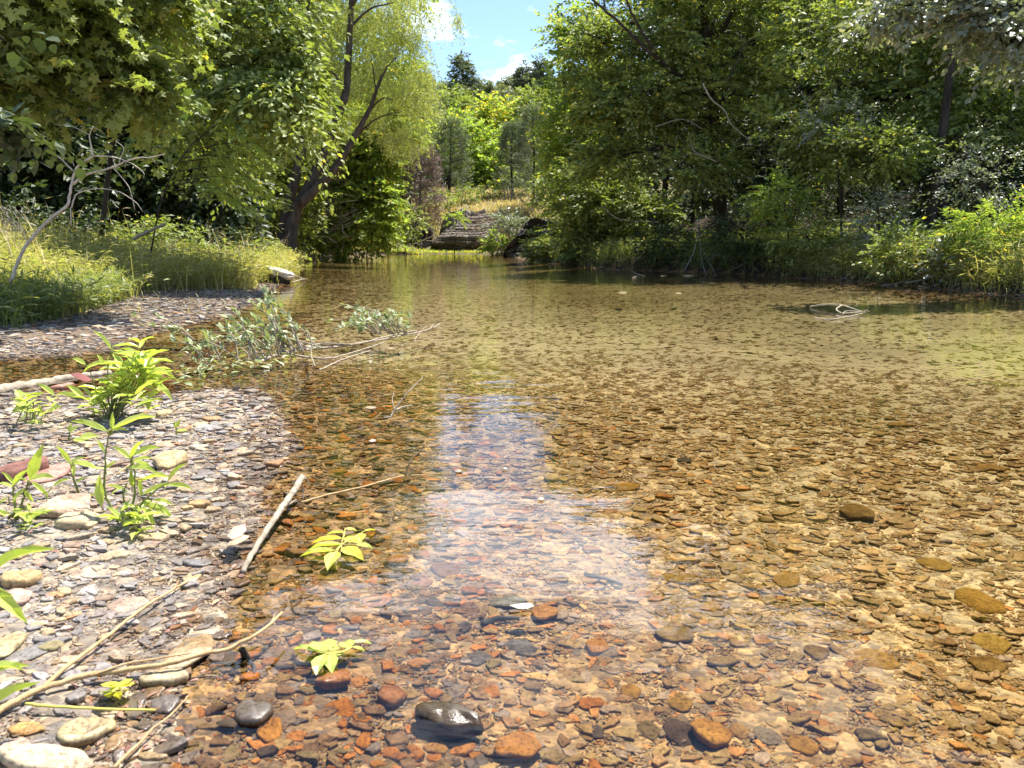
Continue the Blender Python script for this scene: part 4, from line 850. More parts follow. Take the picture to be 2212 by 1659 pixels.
dense('slender light tree at the back between the sky gap tree and the black rock', 1330, 44, 216, 'leaf_mid', blobs=[BL(1320,230,46,80,80,200),BL(1290,330,45,80,70,180),BL(1220,410,44,34,34,80),BL(1380,320,44,120,80,170)], **{**B_, 'll': .28, 'lw': .17, 'twig': 1.2})
# the rear of the right wood: the same shaded tree repeated up the slope
g = G_(220); b0 = gnd(1500, 44)
pt = tree('forest_tree', 'one of the shaded trees crowding the slope at the back of the right wood', 'tree', b0, [b0, b0 + Vector((.1, 0, 3)), b0 + Vector((0, .1, 8)), b0 + Vector((0, 0, 11))], .16,
          [(b0 + Vector((1.9 * math.cos(k * 2.4), 1.9 * math.sin(k * 2.4), 2.2 + .85 * k)), (2.2, 2.2, 1.3), 95) for k in range(11)], g, 'leaf_shade', group='trees at the back of the right wood', n_leaf=14, twig=1.1, ll=.32, lw=.2, droop=.2, flat=.5, yellow=.02, gap=.25, twigs=False)
for px, Y in [(1480,50),(1620,43),(1740,42),(1850,40),(1980,38),(2100,33),(2230,30),(1560,50),(1680,50),(2340,26),(2480,22)]:
    q = gnd(px, Y); copy_tree(pt, q, g.uniform(0, 6.28), g.uniform(.85, 1.15), pt['label'], 'trees at the back of the right wood')
g = G_(221); b0 = gnd(100, 34)
pl_ = tree('forest_tree', 'one of the shaded trees crowding the back of the left wood', 'tree', b0, [b0, b0 + Vector((.1, 0, 3)), b0 + Vector((0, .1, 8)), b0 + Vector((0, 0, 11))], .16,
          [(b0 + Vector((1.9 * math.cos(k * 2.4), 1.9 * math.sin(k * 2.4), 1.6 + .85 * k)), (2.2, 2.2, 1.3), 95) for k in range(12)], g, 'leaf_shade', group='trees at the back of the left wood', n_leaf=14, twig=1.1, ll=.32, lw=.2, droop=.2, flat=.5, yellow=.02, gap=.2, twigs=False)
for px, Y in [(-320,24),(-160,26),(0,27),(220,36),(340,34),(460,37),(560,42),(650,50),(-40,40),(720,56),(800,60)]:
    copy_tree(pl_, gnd(px, Y), g.uniform(0, 6.28), g.uniform(.9, 1.2), pl_['label'], 'trees at the back of the left wood')
# sunlit leaves close at the top right
g = G_(225); b0 = gnd(2420, 12.5)
tree('dogwood_tree', 'tree with large pale sunlit leaves hanging into the top right corner', 'tree', b0, [b0, D(2400,300,12.5), D(2330,80,12.5), D(2260,-60,12.5)], .14,
     [BL(2150,20,12,80,36,90),BL(2060,50,12.3,60,28,50),BL(2190,85,11.8,50,36,50),BL(1960,15,12.5,70,30,60),BL(2060,-40,12.4,150,46,110),BL(2270,60,12.2,90,80,120),BL(1880,60,13,30,18,18)],
     g, 'leaf_pale', n_leaf=12, twig=.45, ll=.12, lw=.078, kind='hex', droop=.35, flat=.6, yellow=.05, gap=.35)
# shrubs of the right bank
def shrub(label, px, py, Y, rx, ry, k, mt, seed, ll=.11, lw=.065, kind='diamond', group=None, twig=.45, n_leaf=14, droop=.15, cat='shrub', name='shrub', flat=.4, gap=.25):
    g = G_(seed); b0 = gnd(px, Y); c, r, _ = BL(px, py, Y, rx, ry, k); c = Vector(c)
    return tree(name, label, cat, b0, [b0, b0.lerp(c, .5) + Vector((.05, 0, 0)), c], .035, [((c.x, c.y, c.z), (r[0], max(.5, r[0] * .8), r[2]), k)], g, mt, group=group, n_leaf=n_leaf, twig=twig, ll=ll, lw=lw, kind=kind, droop=droop, flat=flat, yellow=.03, gap=gap)
shrub('airy shrub of small pale grey-green leaves at the right edge before the dark slope', 2120, 385, 14.5, 72, 62, 130, 'leaf_pale', 230, .07, .035, gap=.45)
shrub('upright pale shoot of the grey-green shrub near the right edge', 2085, 330, 15, 16, 48, 26, 'leaf_pale', 231, .07, .035)
shrub('spreading understory tree with pale shining leaves left of the grey-green shrub', 1880, 330, 17.5, 120, 48, 260, 'leaf_mid', 232, .12, .065, gap=.35)
shrub('upper pale-leaved bough cluster above the spreading understory tree', 1800, 262, 18, 60, 34, 90, 'leaf_pale', 233, .10, .05, gap=.35)
shrub('bright fern-like sumac on the right bank under the dark wood', 1690, 418, 18.3, 50, 26, 60, 'leaf_lime', 234, .17, .045, twig=.6, n_leaf=20, gap=0)
shrub('lime sumac shoot low on the bank below the fern-like one', 1660, 480, 18.6, 26, 22, 26, 'leaf_lime', 235, .17, .05, twig=.5, n_leaf=18, gap=0)
shrub('silvery-leaved bush in the middle of the right bank', 1905, 470, 16.4, 48, 52, 110, 'leaf_pale', 236, .08, .04)
shrub('leafy bush hanging over the water at the right, lit in front', 1960, 545, 14.6, 60, 42, 150, 'leaf_mid', 237, .09, .06)
shrub('feathery light green bush at the right edge above the waterline', 2150, 500, 13.2, 80, 40, 190, 'leaf_lime', 238, .12, .03, twig=.5, n_leaf=20)
shrub('broad-leaved pale weed clump near the water at the right', 2060, 560, 13.6, 44, 30, 70, 'leaf_pale', 239, .10, .07, kind='hex')
shrub('dark leafy bush on the bank below the straight trunk', 1600, 505, 19.6, 66, 42, 170, 'leaf_shade', 240, .11, .05)
shrub('bush of yellow green leaves on the bank left of the silvery one', 1740, 505, 17.6, 60, 44, 170, 'leaf_mid', 241, .10, .045)
shrub('low dark bush at the waterline left of the straight trunk', 1440, 525, 22, 60, 32, 130, 'leaf_shade', 242, .12, .06)
shrub('grey-green bush beside the black rock at the far right bank', 1180, 535, 30.5, 42, 40, 110, 'leaf_mid', 243, .17, .10)
shrub('bush at the right end of the far bank ledge covered in dry vines', 1100, 500, 47, 42, 40, 150, 'leaf_pale', 244, .24, .10, twig=.8)
shrub('wispy olive bush hiding the foot of the far ledge on its right', 1075, 530, 46, 30, 18, 70, 'leaf_lime', 245, .24, .09, twig=.6)
shrub('green bush on the left side of the far bank ledge', 880, 480, 50, 32, 34, 90, 'leaf_mid', 246, .24, .12, twig=.8)

shrub('tangle of dry pale vines spilling over the right side of the far ledge', 1066, 492, 50.5, 34, 26, 110, 'needle_brown', 247, .22, .05, twig=.9, gap=0)
shrub('tuft of olive weeds growing from the middle of the far ledge', 985, 470, 51.5, 22, 9, 34, 'leaf_lime', 248, .2, .08, gap=0)
# ---------- grasses and herbs (nobody could count them)
def grass(name, label, pts, g, mt, h, w_=.010, bend=.5, leafy=0, leaf_l=.10, leaf_w=.018, tint=(.2, .8), yellow=.05):
    n = len(pts); b = MB(); hh = h * g.uniform(.55, 1.25, n); a = g.uniform(0, 6.28, n); dx = np.stack([np.cos(a), np.sin(a), 0 * a], 1); sd = np.stack([-np.sin(a), np.cos(a), 0 * a], 1)
    bn = bend * g.uniform(.3, 1.5, n); ts = [0, .35, .7, 1.0]; V = []
    for t in ts:
        c = pts + dx * (bn * hh * t ** 2)[:, None]; c = c.copy(); c[:, 2] += hh * (t - .38 * np.clip(bn, 0, 1.2) * t ** 2.5)
        wd = w_ * (1 - t) ** .6 * .5 if leafy == 0 else w_ * .35
        if t < 1: V += [c - sd * wd, c + sd * wd]
        else: V.append(c)
    V = np.stack(V, 1); off = (np.arange(n) * 7)[:, None, None]
    tt = np.clip(g.uniform(*tint, n), 0, .9); tt = np.where(g.random(n) < yellow, 1, tt)
    b.add(V.reshape(-1, 3), [(4, (np.array([[0,1,3,2],[2,3,5,4]])[None] + off).reshape(-1, 4)), (3, (np.array([[4,5,6]])[None] + off).reshape(-1, 3))], np.repeat(tt, 7))
    if leafy:
        t = g.uniform(.15, 1.0, (n, leafy)); c = pts[:, None, :] + dx[:, None, :] * (bn * hh)[:, None, None] * (t ** 2)[..., None]; c[..., 2] += hh[:, None] * (t - .38 * np.clip(bn, 0, 1.2)[:, None] * t ** 2.5)
        d = g.normal(0, 1, (n, leafy, 3)); d[..., 2] = g.uniform(-.3, .6, (n, leafy)); L_ = leaf_l * g.uniform(.5, 1.3, n * leafy)
        add_leaves(b, c.reshape(-1, 3), d.reshape(-1, 3), np.array([0, 0, 1.]) + g.normal(0, .5, (n * leafy, 3)), L_, L_ * leaf_w / leaf_l, (np.repeat(tt, leafy) + g.normal(0, .1, n * leafy)))
    return tag(b.build(name, M[mt]), label, 'grass', kind='stuff')
def scatter(g, n, x0, x1, y0, y1, cond, zoff=-.02):
    x = g.uniform(x0, x1, n); y = y0 + (y1 - y0) * g.random(n); d = sdist(x, y); k = cond(x, y, d); x, y, d = x[k], y[k], d[k]
    return np.stack([x, y, gz(x, y, d) + zoff], 1)
g = G_(301)
left = lambda lo, hi: (lambda x, y, d: (d > lo * (1 - .85 * sstep(9.5, 13.5, y)) + .5 * wob(x, y, 1.3)) & (d < hi) & (x < -.16 * y) & (y > 7.6))
pts = scatter(g, 42000, -12, -2, 7.8, 24, left(2.1, 9)); grass('grass', 'bright yellow green stilt grass covering the left bank', pts, g, 'grass', .62, .011, .6, leafy=8, leaf_l=.10, leaf_w=.020)
pts = scatter(g, 16000, -12, -2, 7.6, 27, left(1.5, 8)); grass('grass', 'long arching grass blades mixed into the left bank', pts, g, 'grass', .72, .013, .9, yellow=.07)
pts = scatter(g, 1500, -12, -2, 8.5, 22, left(1.9, 8)); grass('grass', 'tall single seed stalks standing above the left bank grass', pts, g, 'grass_dry', 1.05, .012, .35, leafy=3, leaf_l=.14, leaf_w=.014)
pts = scatter(g, 5000, -13, -2, 8, 30, left(-.1, 1.7)); pts = pts[g.random(len(pts)) < .22]; grass('grass', 'sparse low grass tufts on the gravel edge of the left bank', pts, g, 'grass', .16, .010, .7)
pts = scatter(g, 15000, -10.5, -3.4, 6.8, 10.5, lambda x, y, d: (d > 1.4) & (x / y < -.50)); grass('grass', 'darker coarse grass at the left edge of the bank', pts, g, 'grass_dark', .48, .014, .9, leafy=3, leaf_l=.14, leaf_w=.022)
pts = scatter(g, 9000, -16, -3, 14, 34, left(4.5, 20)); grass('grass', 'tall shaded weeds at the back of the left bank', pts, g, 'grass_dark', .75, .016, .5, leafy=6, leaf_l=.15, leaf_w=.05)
right_ = lambda lo, hi: (lambda x, y, d: (d > lo) & (d < hi) & (x > .02 * y) & (y > 6) & (y < 42))
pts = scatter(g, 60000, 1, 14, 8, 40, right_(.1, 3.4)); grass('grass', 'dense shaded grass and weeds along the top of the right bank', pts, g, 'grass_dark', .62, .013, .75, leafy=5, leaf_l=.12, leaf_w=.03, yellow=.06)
pts = scatter(g, 26000, 4.5, 13, 8, 18, right_(.05, 2.6)); grass('grass', 'sunlit long grass at the right end of the right bank', pts, g, 'grass', .60, .012, .8, leafy=4, leaf_l=.11, leaf_w=.024, yellow=.07)  # brighter blades than the grass behind; sunlight is put into the colour
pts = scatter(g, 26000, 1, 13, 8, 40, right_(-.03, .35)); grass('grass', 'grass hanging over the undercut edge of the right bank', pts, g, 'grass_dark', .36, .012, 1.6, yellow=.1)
far_ = lambda lo, hi: (lambda x, y, d: (d > lo) & (d < hi))
pts = scatter(g, 26000, -12, 8, 51, 74, far_(4.0, 24)); grass('grass', 'pale dry grass on the far slope above the rock ledge', pts, g, 'grass_dry', .55, .05, .8, yellow=.3)
pts = scatter(g, 9000, -13, 1.0, 50, 58, lambda x, y, d: (d > .5) & (d < 3.4) & (x < -2 + .6 * wob(x, y, 2.))); grass('grass', 'low bright green water plants on the far shore left of the ledge', pts, g, 'leaf_lime', .22, .06, .7, yellow=.25)
pts = scatter(g, 14000, 8, 30, 14, 44, lambda x, y, d: (d > 4) & (x > .1 * y)); grass('grass', 'scattered forest floor herbs on the dark right slope', pts, g, 'leaf_shade', .4, .03, .8, leafy=4, leaf_l=.16, leaf_w=.08)

# ---------- far ledges and the black rock
def ledge(name, label, px0, px1, py0, py1, Y, layers, seed, colr, depth=2.2, slope=0.0, lean=.3):
    """bedded rock: a lumpy dome cut into thin beds, each bed's lip weathered in and out"""
    g = G_(seed); a = D(px0, py1, Y); c = D(px1, py0, Y); H = c.z + .3; W_ = c.x - a.x; nx, nz_ = 90, layers * 5; b = MB()
    u = np.linspace(0, 1, nx)[None, :]; v = np.linspace(0, 1, nz_)[:, None]
    topz = np.clip(np.minimum(1, (u / lean) ** .55) * np.minimum(1, ((1 - u) / .12) ** .5), 0.02, 1) * (1 + .08 * wob(u * 9, u * 3, 1.0, seed) + .02 * wob(u * 31, u * 7, 1.0, seed)); 
    Zv = v * topz * H - .3; bed = Zv / H * layers + .5 * wob(u * 5, v * 2, 1.3, 2.) ; fr = bed - np.floor(bed); idx = np.floor(bed).astype(int) % 64
    off = g.normal(0, .10, 64)[idx]; lip = np.where(fr < .22, .16, 0) * (0.5 + .5 * (wob(u * 30, idx * 3.1, 1.0) + 1) * .5)
    Yv = Y + slope * np.clip(Zv / H, 0, 1) ** 1.6 + off * (1 + .5 * wob(u * 14, idx * 1.7, 1.)) + lip + .35 * wob(u * 6, v * 2.5, 1.2, seed) + g.normal(0, .025, (nz_, nx)) + 1.6 * (np.abs(u - .5) * 2) ** 4 * depth * .4
    Xv = a.x + W_ * u + .08 * wob(idx * 1.0, u * 11, 1.) + 0 * v
    V = np.stack([Xv + 0 * Zv, Yv, Zv], -1); back = V[-1:].copy(); back[..., 1] += depth; back[..., 2] -= .1; V = np.concatenate([V, back]); n = nx
    i = np.arange(nz_)[:, None] * n; j_ = np.arange(n - 1)[None, :]; q = np.stack([i + j_, i + j_ + 1, i + n + j_ + 1, i + n + j_], -1).reshape(-1, 4)
    tint = np.array(colr)[None, None] * (g.uniform(.6, 1.5, 64)[idx])[..., None] * (1 + .2 * wob(u * 20, v * 10, 1.))[..., None]; tint = np.concatenate([tint, tint[-1:]])
    b.add(V.reshape(-1, 3), [(4, q)], tint.reshape(-1, 3))
    return tag(b.build(name, M['rockface']), label, 'rock')
M['rockface'] = stone_mat('rockface', 9.0)
ledge('rock_ledge', 'dark bedded rock ledge under the grassy slope at the far end of the pool', 918, 1090, 458, 530, 53.5, 15, 401, (.15,.128,.105), slope=2.4, lean=.6)
ledge('rock_ledge', 'smaller low bedded ledge left of the main dark one at the far shore', 872, 934, 490, 520, 54.5, 6, 402, (.12,.10,.085), slope=.4)
ledge('rock_ledge', 'pale brown weathered ledge step above the main dark one', 940, 1060, 452, 468, 55.6, 4, 403, (.20,.17,.14), slope=.3, lean=.2)
def boulder(label, px, py, Y, wpx, hpx, seed, colr):
    g = G_(seed); c = D(px, py, Y); k = Y / F; me = rock_mesh('boulder', wpx * k, wpx * k * .9, hpx * k, colr, seed, .75, .35); me.materials.append(M['rockface'])
    o = bpy.data.objects.new('boulder', me); col.objects.link(o); o.location = (c.x, c.y, c.z); o.rotation_euler = (0, R(-14), R(10)); return tag(o, label, 'rock')
ledge('boulder', 'big black overhanging rock at the water where the right bank begins', 1084, 1215, 466, 556, 40.5, 5, 405, (.028,.025,.023), slope=.8, lean=.55, depth=1.8)
# mud strip and driftwood on the far shore
def sticks(name, label, cat, paths, mt, parts=False, group=None):
    b = MB()
    for pts, r0, r1 in paths: q = smooth_path(pts, 5, (r0 * .12)); b.tube(q, taper(len(q), r0, r1), 7)
    return tag(b.build(name, M[mt], None, True), label, cat, group)
sticks('driftwood', 'pale bare branches lying on the far shore left of the ledge', 'driftwood', [([D(905,523,51.5), D(930,512,51.5), D(945,506,51.5)], .03, .015), ([D(890,528,51.5), D(920,520,51.5), D(960,524,51.5)], .03, .015), ([D(918,517,51.5), D(925,500,51.5)], .025, .01), ([D(870,545,51.2), D(900,540,51.2)], .03, .01)], 'deadwood')
sticks('dead_stump', 'cluster of thin pale dead stems above the far ledge on the right', 'dead stems', [([D(1092+i*7,432,58), D(1090+i*6-4,395,58), D(1087+i*6-9,372+i*5,58)], .05, .02) for i in range(4)], 'greystick')
# ---------- dead limb on the left bank
def zl(x, y): return (x / 2.561, y / 2.561)
Yd = 7.3
def dz_(pts, Y=Yd): return [D(*zl(*p), Y) for p in pts]
g = G_(501)
limbs = [([(60,1560),(120,1400),(200,1290),(300,1190),(370,1140),(385,1080),(400,1000),(425,930),(470,890),(515,862)], .026, .014), ([(515,862),(505,810),(495,750),(515,700)], .016, .005), ([(515,862),(620,868),(720,900),(790,950),(795,985)], .012, .003),
         ([(405,1015),(470,970),(570,940),(650,915),(700,890),(770,872),(840,870),(910,852)], .018, .005), ([(395,1150),(410,1100),(430,1070),(520,1045),(640,1055),(740,1110),(790,1170)], .012, .003), ([(405,945),(350,890),(290,840),(258,822)], .012, .004),
         ([(495,745),(400,700),(310,690)], .006, .002), ([(655,915),(670,865),(685,820),(640,780)], .008, .003), ([(620,920),(680,990),(720,1050),(745,1160)], .008, .003), ([(350,890),(345,845)], .005, .002), ([(410,920),(395,870)], .006, .002), ([(515,700),(580,740)], .004, .002),
         ([(700,892),(690,930)], .004, .002), ([(390,1150),(395,1250)], .010, .005), ([(430,1070),(460,1040),(500,1040)], .005, .002), ([(280,930),(220,895)], .005, .002), ([(840,870),(860,905)], .004, .002), ([(640,930),(620,860)], .005, .002)]
sticks('dead_branch', 'forked bare pale limb standing out against the dark left thicket', 'branch', [(dz_(p), a * .62, b_ * .7) for p, a, b_ in limbs], 'deadwood_sunlit')
sticks('broken_branch', 'short pale broken branch rising out of the tall grass on the left bank', 'branch', [(dz_([(735,1325),(800,1290),(860,1262),(915,1240)], 12.5), .028, .022)], 'greystick')
sticks('bare_twigs', 'tangle of thin grey twigs at the left edge behind the grass', 'branch', [([D(g.uniform(-30,20), g.uniform(440,500), 9.5), D(g.uniform(10,40), g.uniform(440,500), 9.4), D(g.uniform(30,75), g.uniform(450,540), 9.3)], .006, .002) for _ in range(16)], 'greystick')
# bare branches of the right wood
def zr(x, y): return ((2048 + x / 1.8437) / 1.3888, y / 2.561)
def rr_(pts, Y): return [D(*zr(*p), Y) for p in pts]
sticks('dead_branch', 'thin bare grey branch arching through the right wood at upper middle', 'branch', [(rr_([(110,460),(160,550),(230,610),(270,690),(350,760),(390,800)], 19.5), .02, .008), ], 'greystick')
sticks('dead_branch', 'forked dark branch leaning across the upper middle of the right wood', 'branch', [(rr_([(250,450),(310,330),(340,250),(460,170),(560,110),(650,50)], 20.5), .024, .008), (rr_([(340,250),(320,200),(280,120)], 20.5), .012, .006)], 'bark')
sticks('dead_branch', 'fan of pale bare twigs right of the straight trunk at mid height', 'branch', [(rr_([(190,895),(120,865),(60,835),(20,780)], 20), .014, .004), (rr_([(150,880),(70,840),(40,770)], 20), .010, .003), (rr_([(100,860),(30,850),(-10,900)], 20), .008, .003), ], 'greystick')
sticks('dead_branch', 'single thin bare branch left of the fan of twigs', 'branch', [(rr_([(-150,700),(0,660),(120,720)], 20.2), .010, .005)], 'greystick')
sticks('dead_branch', 'low bare vine looping over the water in front of the dark bank', 'branch', [([D(1300,445,24), D(1330,470,24), D(1370,478,24), D(1430,480,24)], .018, .006)], 'greystick')
sticks('fallen_branch', 'grey fallen branch leaning from the bank bushes down to the water at the right', 'branch', [([D(1955,612,14), D(2010,600,13.9), D(2060,580,13.8), D(2110,565,13.7)], .018, .010), ([D(2030,596,13.9), D(2060,600,13.8), D(2095,585,13.6)], .012, .005), ([D(1900,618,14.4), D(1960,606,14.3), D(2000,580,14.2)], .012, .006)], 'greystick')
sticks('bare_twigs', 'thin pale leaning twigs dipping into the water below the straight trunk', 'branch', [([D(1478,585,19.6), D(1500,540,19.8), D(1512,470,20)], .012, .006), ([D(1525,592,19.4), D(1515,560,19.6), D(1512,500,19.9)], .010, .006), ([D(1575,585,19.2), D(1620,565,19.3)], .008, .004), ([D(1545,590,19.4), D(1520,545,19.6)], .008, .004)], 'greystick')
for _ in (): pass
# trunks standing inside the right wood
for px, Y, r_, lean, lab in [(1415,27,.12,6,'thin dark trunk in shade left of the straight one'),(1365,29,.10,-14,'leaning thin trunk in shade near the middle of the right wood'),(1700,25,.11,10,'dark trunk right of the straight one'),(1790,24,.10,-8,'thin trunk under the spreading pale leaves'),(1975,17.5,.13,4,'dark trunk just left of the pale grey-green shrub'),(2040,21,.16,-3,'thick trunk near the upper right small sky gap'),(1480,30,.10,4,'far thin trunk between the two leaning ones')]:
    b0 = gnd(px, Y); tree('forest_tree', lab, 'tree', b0, [b0, b0 + Vector((lean * .03, 0, 2.5)), b0 + Vector((lean * .07, .2, 6)), b0 + Vector((lean * .1, .3, 9))], r_, [(b0 + Vector((lean * .09, .2, 8.2)), (1.5, 1.5, 1.0), 60)], G_(int(px)), 'leaf_shade', n_leaf=12, twig=.7, ll=.18, lw=.11)

# ---------- fallen leafy branch lying in the water, left of centre
def W_(px, py, z=.03): return G(px, py, z)
g = G_(520)
fb = thing('fallen_branch', G(700, 750, 0), 'long pale fallen branch with leafy shoots lying across the water left of centre', 'branch')
b = MB()
main = [([(560,782),(590,770),(640,756),(720,750),(800,738),(880,722),(925,712),(950,700)], .012, .005, .03), ([(640,752),(700,744),(760,745),(830,728),(900,714)], .010, .005, .05), ([(620,765),(700,775),(760,762),(830,740)], .008, .004, .02),
        ([(690,800),(745,775),(800,757)], .006, .004, .01), ([(760,745),(720,742),(650,742)], .008, .004, .06), ([(925,712),(940,700),(955,712)], .005, .002, .06), ([(895,735),(910,715),(922,703)], .004, .002, .05), ([(680,790),(672,765),(676,735)], .004, .002, .04)]
for pts, r0, r1, z in main: q = smooth_path([W_(*p, z) for p in pts], 5, .002); b.tube(q, taper(len(q), r0, r1), 7)
shoots = []
def shoot(x0, y0, Y, dxp, dyp, r0=.005):                # rises from a point on the water; dxp, dyp = where its tip appears
    a = G(x0, y0, .04); e = D(x0 + dxp * 1.1, y0 + dyp * (.72 if dyp > -100 else 1), a.y + g.uniform(-.15, .25)); m_ = a.lerp(e, .5) + Vector((g.normal(0, .04), g.normal(0, .03), .06))
    q = smooth_path([a, m_, e], 6); b.tube(q, taper(len(q), r0, .0015), 5, cap=False); shoots.append(q)
for _ in range(30): x0 = g.uniform(500, 700); shoot(x0, 785 - (x0 - 500) * .17, 0, g.uniform(-130, 0), g.uniform(-115, -12))
for _ in range(14): x0 = g.uniform(420, 560); shoot(x0, g.uniform(740, 790), 0, g.uniform(-90, 20), g.uniform(-80, -10))
for _ in range(8): x0 = g.uniform(560, 660); shoot(x0, 760, 0, g.uniform(-60, -10), g.uniform(-150, -95), .006)
for tx, ty in [(300,665),(318,700),(360,712),(340,690)]: shoot(420, 735, 0, tx - 420, ty - 735)
for _ in range(26): x0 = g.uniform(800, 890); shoot(x0, 722, 0, g.uniform(-75, 5) , g.uniform(-60, -8))
for tx, ty in [(742,632),(755,640),(728,680),(790,648),(770,655),(840,650)]: shoot(835, 715, 0, tx - 835, ty - 715, .006)
b.build('stem', M['deadwood'], fb, True)
lb = MB()
for q in shoots:
    pa = np.array([tuple(v) for v in q]); n = g.integers(6, 12); t = g.uniform(.25, 1, n) * (len(pa) - 1); i = t.astype(int).clip(0, len(pa) - 2); p = pa[i] + (pa[i + 1] - pa[i]) * (t - i)[:, None]
    d = g.normal(0, .7, (n, 3)) + unit(pa[-1] - pa[0]); L_ = g.uniform(.035, .075, n); add_leaves(lb, p, d, np.array([.1, -.3, 1.]) + g.normal(0, .5, (n, 3)), L_, L_ * .52, g.uniform(.1, .9, n), 'hex')
n = 150; px = g.uniform(390, 690, n); py = 830 - (px - 390) * .22 - g.uniform(0, 50, n)
p = np.array([tuple(G(a, c, g.uniform(.004, .05))) for a, c in zip(px, py)]); add_leaves(lb, p, g.normal(0, 1, (n, 3)) * [1, 1, .2], np.array([0, 0, 1.]) + g.normal(0, .25, (n, 3)), g.uniform(.04, .08, n), .032, g.uniform(.2, .9, n), 'hex')
lb.build('leaves', M['leaf_branch'], fb)

# ---------- weeds of the near bank
g = G_(540)
def z1(x, y): return (x / 3.2917, 648 + y / 3.2917)
def weed(label, foot, stems, leaves, fill=None, mt='leaf_weed', name='weed', wr=.25, Ys=None):
    f = P(*foot); Y0 = f.y if Ys is None else Ys
    root = thing(name, f if Ys is None else D(*foot, Ys), label, 'weed'); tb = MB(); lb = MB()
    for pts in stems:
        q = smooth_path([f if i == 0 and Ys is None else D(*p, Y0) for i, p in enumerate(pts)], 6, .001); tb.tube(q, taper(len(q), .0042, .002), 6)
    k = len(leaves) 
    for (bx, by, tx, ty) in leaves:
        a = D(bx, by, Y0 + g.uniform(-.03, .03)); e = D(tx, ty, a.y); L0 = (e - a).length; e = D(tx, ty, a.y + L0 * g.uniform(-.45, .25)); d = np.array(e - a); L_ = np.linalg.norm(d)
        nr = np.array([.15, -.45, 1.]) + g.normal(0, .18, 3); nr -= d * (nr @ d) / L_ ** 2
        add_leaves(lb, np.array(a)[None], d[None], nr[None], np.array([L_]), np.array([L_ * wr * g.uniform(.9, 1.15)]), np.array([g.uniform(.35, .88)]), 'lance')
        s = smooth_path([Vector(a) - Vector(d) * .0, D(bx + (foot[0] - bx) * .12, by + 12, Y0)], 2); tb.tube(s, .0015, 4, cap=False)
    if fill:
        for (cx, cy, rx, ry, n, ll, hh) in fill:
            for _ in range(n):
                x0, y0 = cx + g.normal(0, rx * .5), cy + g.normal(0, ry * .5); a = D(x0, y0, Y0 + g.normal(0, .07)); s_top = a
                st_ = smooth_path([Vector((f.x + g.normal(0, .02), f.y + g.normal(0, .02), f.z)), Vector((f.x, f.y, f.z)).lerp(a, .6) + Vector((0, 0, .02)), a], 4); tb.tube(st_, taper(len(st_), .003, .0015), 4, cap=False)
                m_ = 6; ang = g.uniform(0, 6.28) + np.arange(m_) * 1.57 + g.normal(0, .2, m_); el = g.uniform(.05, .8, m_)
                d = np.stack([np.cos(ang), np.sin(ang), el], 1); pos = np.array(a)[None] - np.array([0, 0, 1.])[None] * (np.arange(m_) // 2)[:, None] * .022
                L_ = ll * g.uniform(.6, 1.2, m_); nr = np.array([0, 0, 1.])[None] - d * (d[:, 2:3]) + g.normal(0, .15, (m_, 3)); add_leaves(lb, pos, d, nr, L_, L_ * wr * 1.1, g.uniform(.25, .88, m_), 'lance')
    tb.build('stem', M['grass_dark'], root, True); lb.build('foliage', M[mt], root)
    return root
def Z(*s): return [(*z1(a, b_), *z1(c, d)) for a, b_, c, d in s]
weed('dense tall weed with many lance-shaped leaves on the spit above the bank stones', z1(800, 850), [[z1(800,850), z1(760,600), z1(795,350)], [z1(800,850), z1(900,600), z1(950,400)], [z1(800,850), z1(690,650), z1(640,500)], [z1(820,850), z1(1000,620), z1(1040,500)]],
     Z((795,355,675,205),(800,330,950,308),(800,375,1015,392),(760,430,575,492),(610,460,505,400),(740,450,690,385),(870,470,1050,390),(800,380,880,470),(950,400,1030,540),(1040,490,1250,532),(1040,500,1080,400),(1000,540,1245,690),(1040,540,1165,612),
       (720,620,640,740),(600,700,470,590),(580,700,390,650),(390,680,260,580),(950,430,860,440),(990,470,900,400),(900,560,860,700),(760,440,780,400),(1050,530,1180,560)),
     [(288,815,62,44,9,.11,1),(262,850,75,26,7,.10,1),(300,770,50,34,5,.11,1),(195,850,50,20,4,.10,1)], wr=.27)
weed('low round-leaved weed at the left end of the spit', z1(225, 880), [[z1(225,880), z1(240,760), z1(230,690)]], Z((230,760,80,685),(215,765,70,770),(230,860,105,980),(260,850,330,950),(330,800,425,745),(230,700,160,650),(240,690,310,650),(300,830,270,740),(210,800,135,860)), [(75,872,30,14,5,.06,1)], wr=.42)
weed('single tall-stemmed weed with two big opposite leaves in the middle of the bank', z1(800, 1500), [[z1(800,1500), z1(745,1360), z1(748,1200), z1(752,1090), z1(775,925)]],
     Z((770,935,505,838),(785,920,1090,790),(795,915,800,800),(745,1080,690,990),(780,925,900,915),(750,1200,640,1190),(750,1200,830,1140)), None, wr=.24)
weed('light green weed with upward leaves right of the tall-stemmed one', z1(930, 1560), [[z1(930,1560), z1(960,1300), z1(940,1120)], [z1(930,1560), z1(1050,1400), z1(1190,1300)], [z1(930,1560), z1(880,1400), z1(900,1300)]],
     Z((930,1130,800,1030),(930,1130,1008,978),(940,1110,1115,1028),(720,1470,700,1240),(900,1350,750,1308),(940,1330,930,1205),(1000,1390,985,1250),(1000,1390,1235,1285),(1190,1290,1312,1148),(1200,1310,1365,1330),(850,1470,745,1605),(970,1450,965,1625),
       (1000,1440,1215,1522),(980,1290,1185,1222),(930,1150,1080,1110),(900,1190,1110,1200),(960,1480,890,1600),(1020,1470,1110,1625),(1080,1420,1230,1440),(950,1150,1080,1180),(1110,1450,1240,1560),(870,1330,780,1380)),
     [(285,1105,40,26,5,.07,1)], wr=.25)
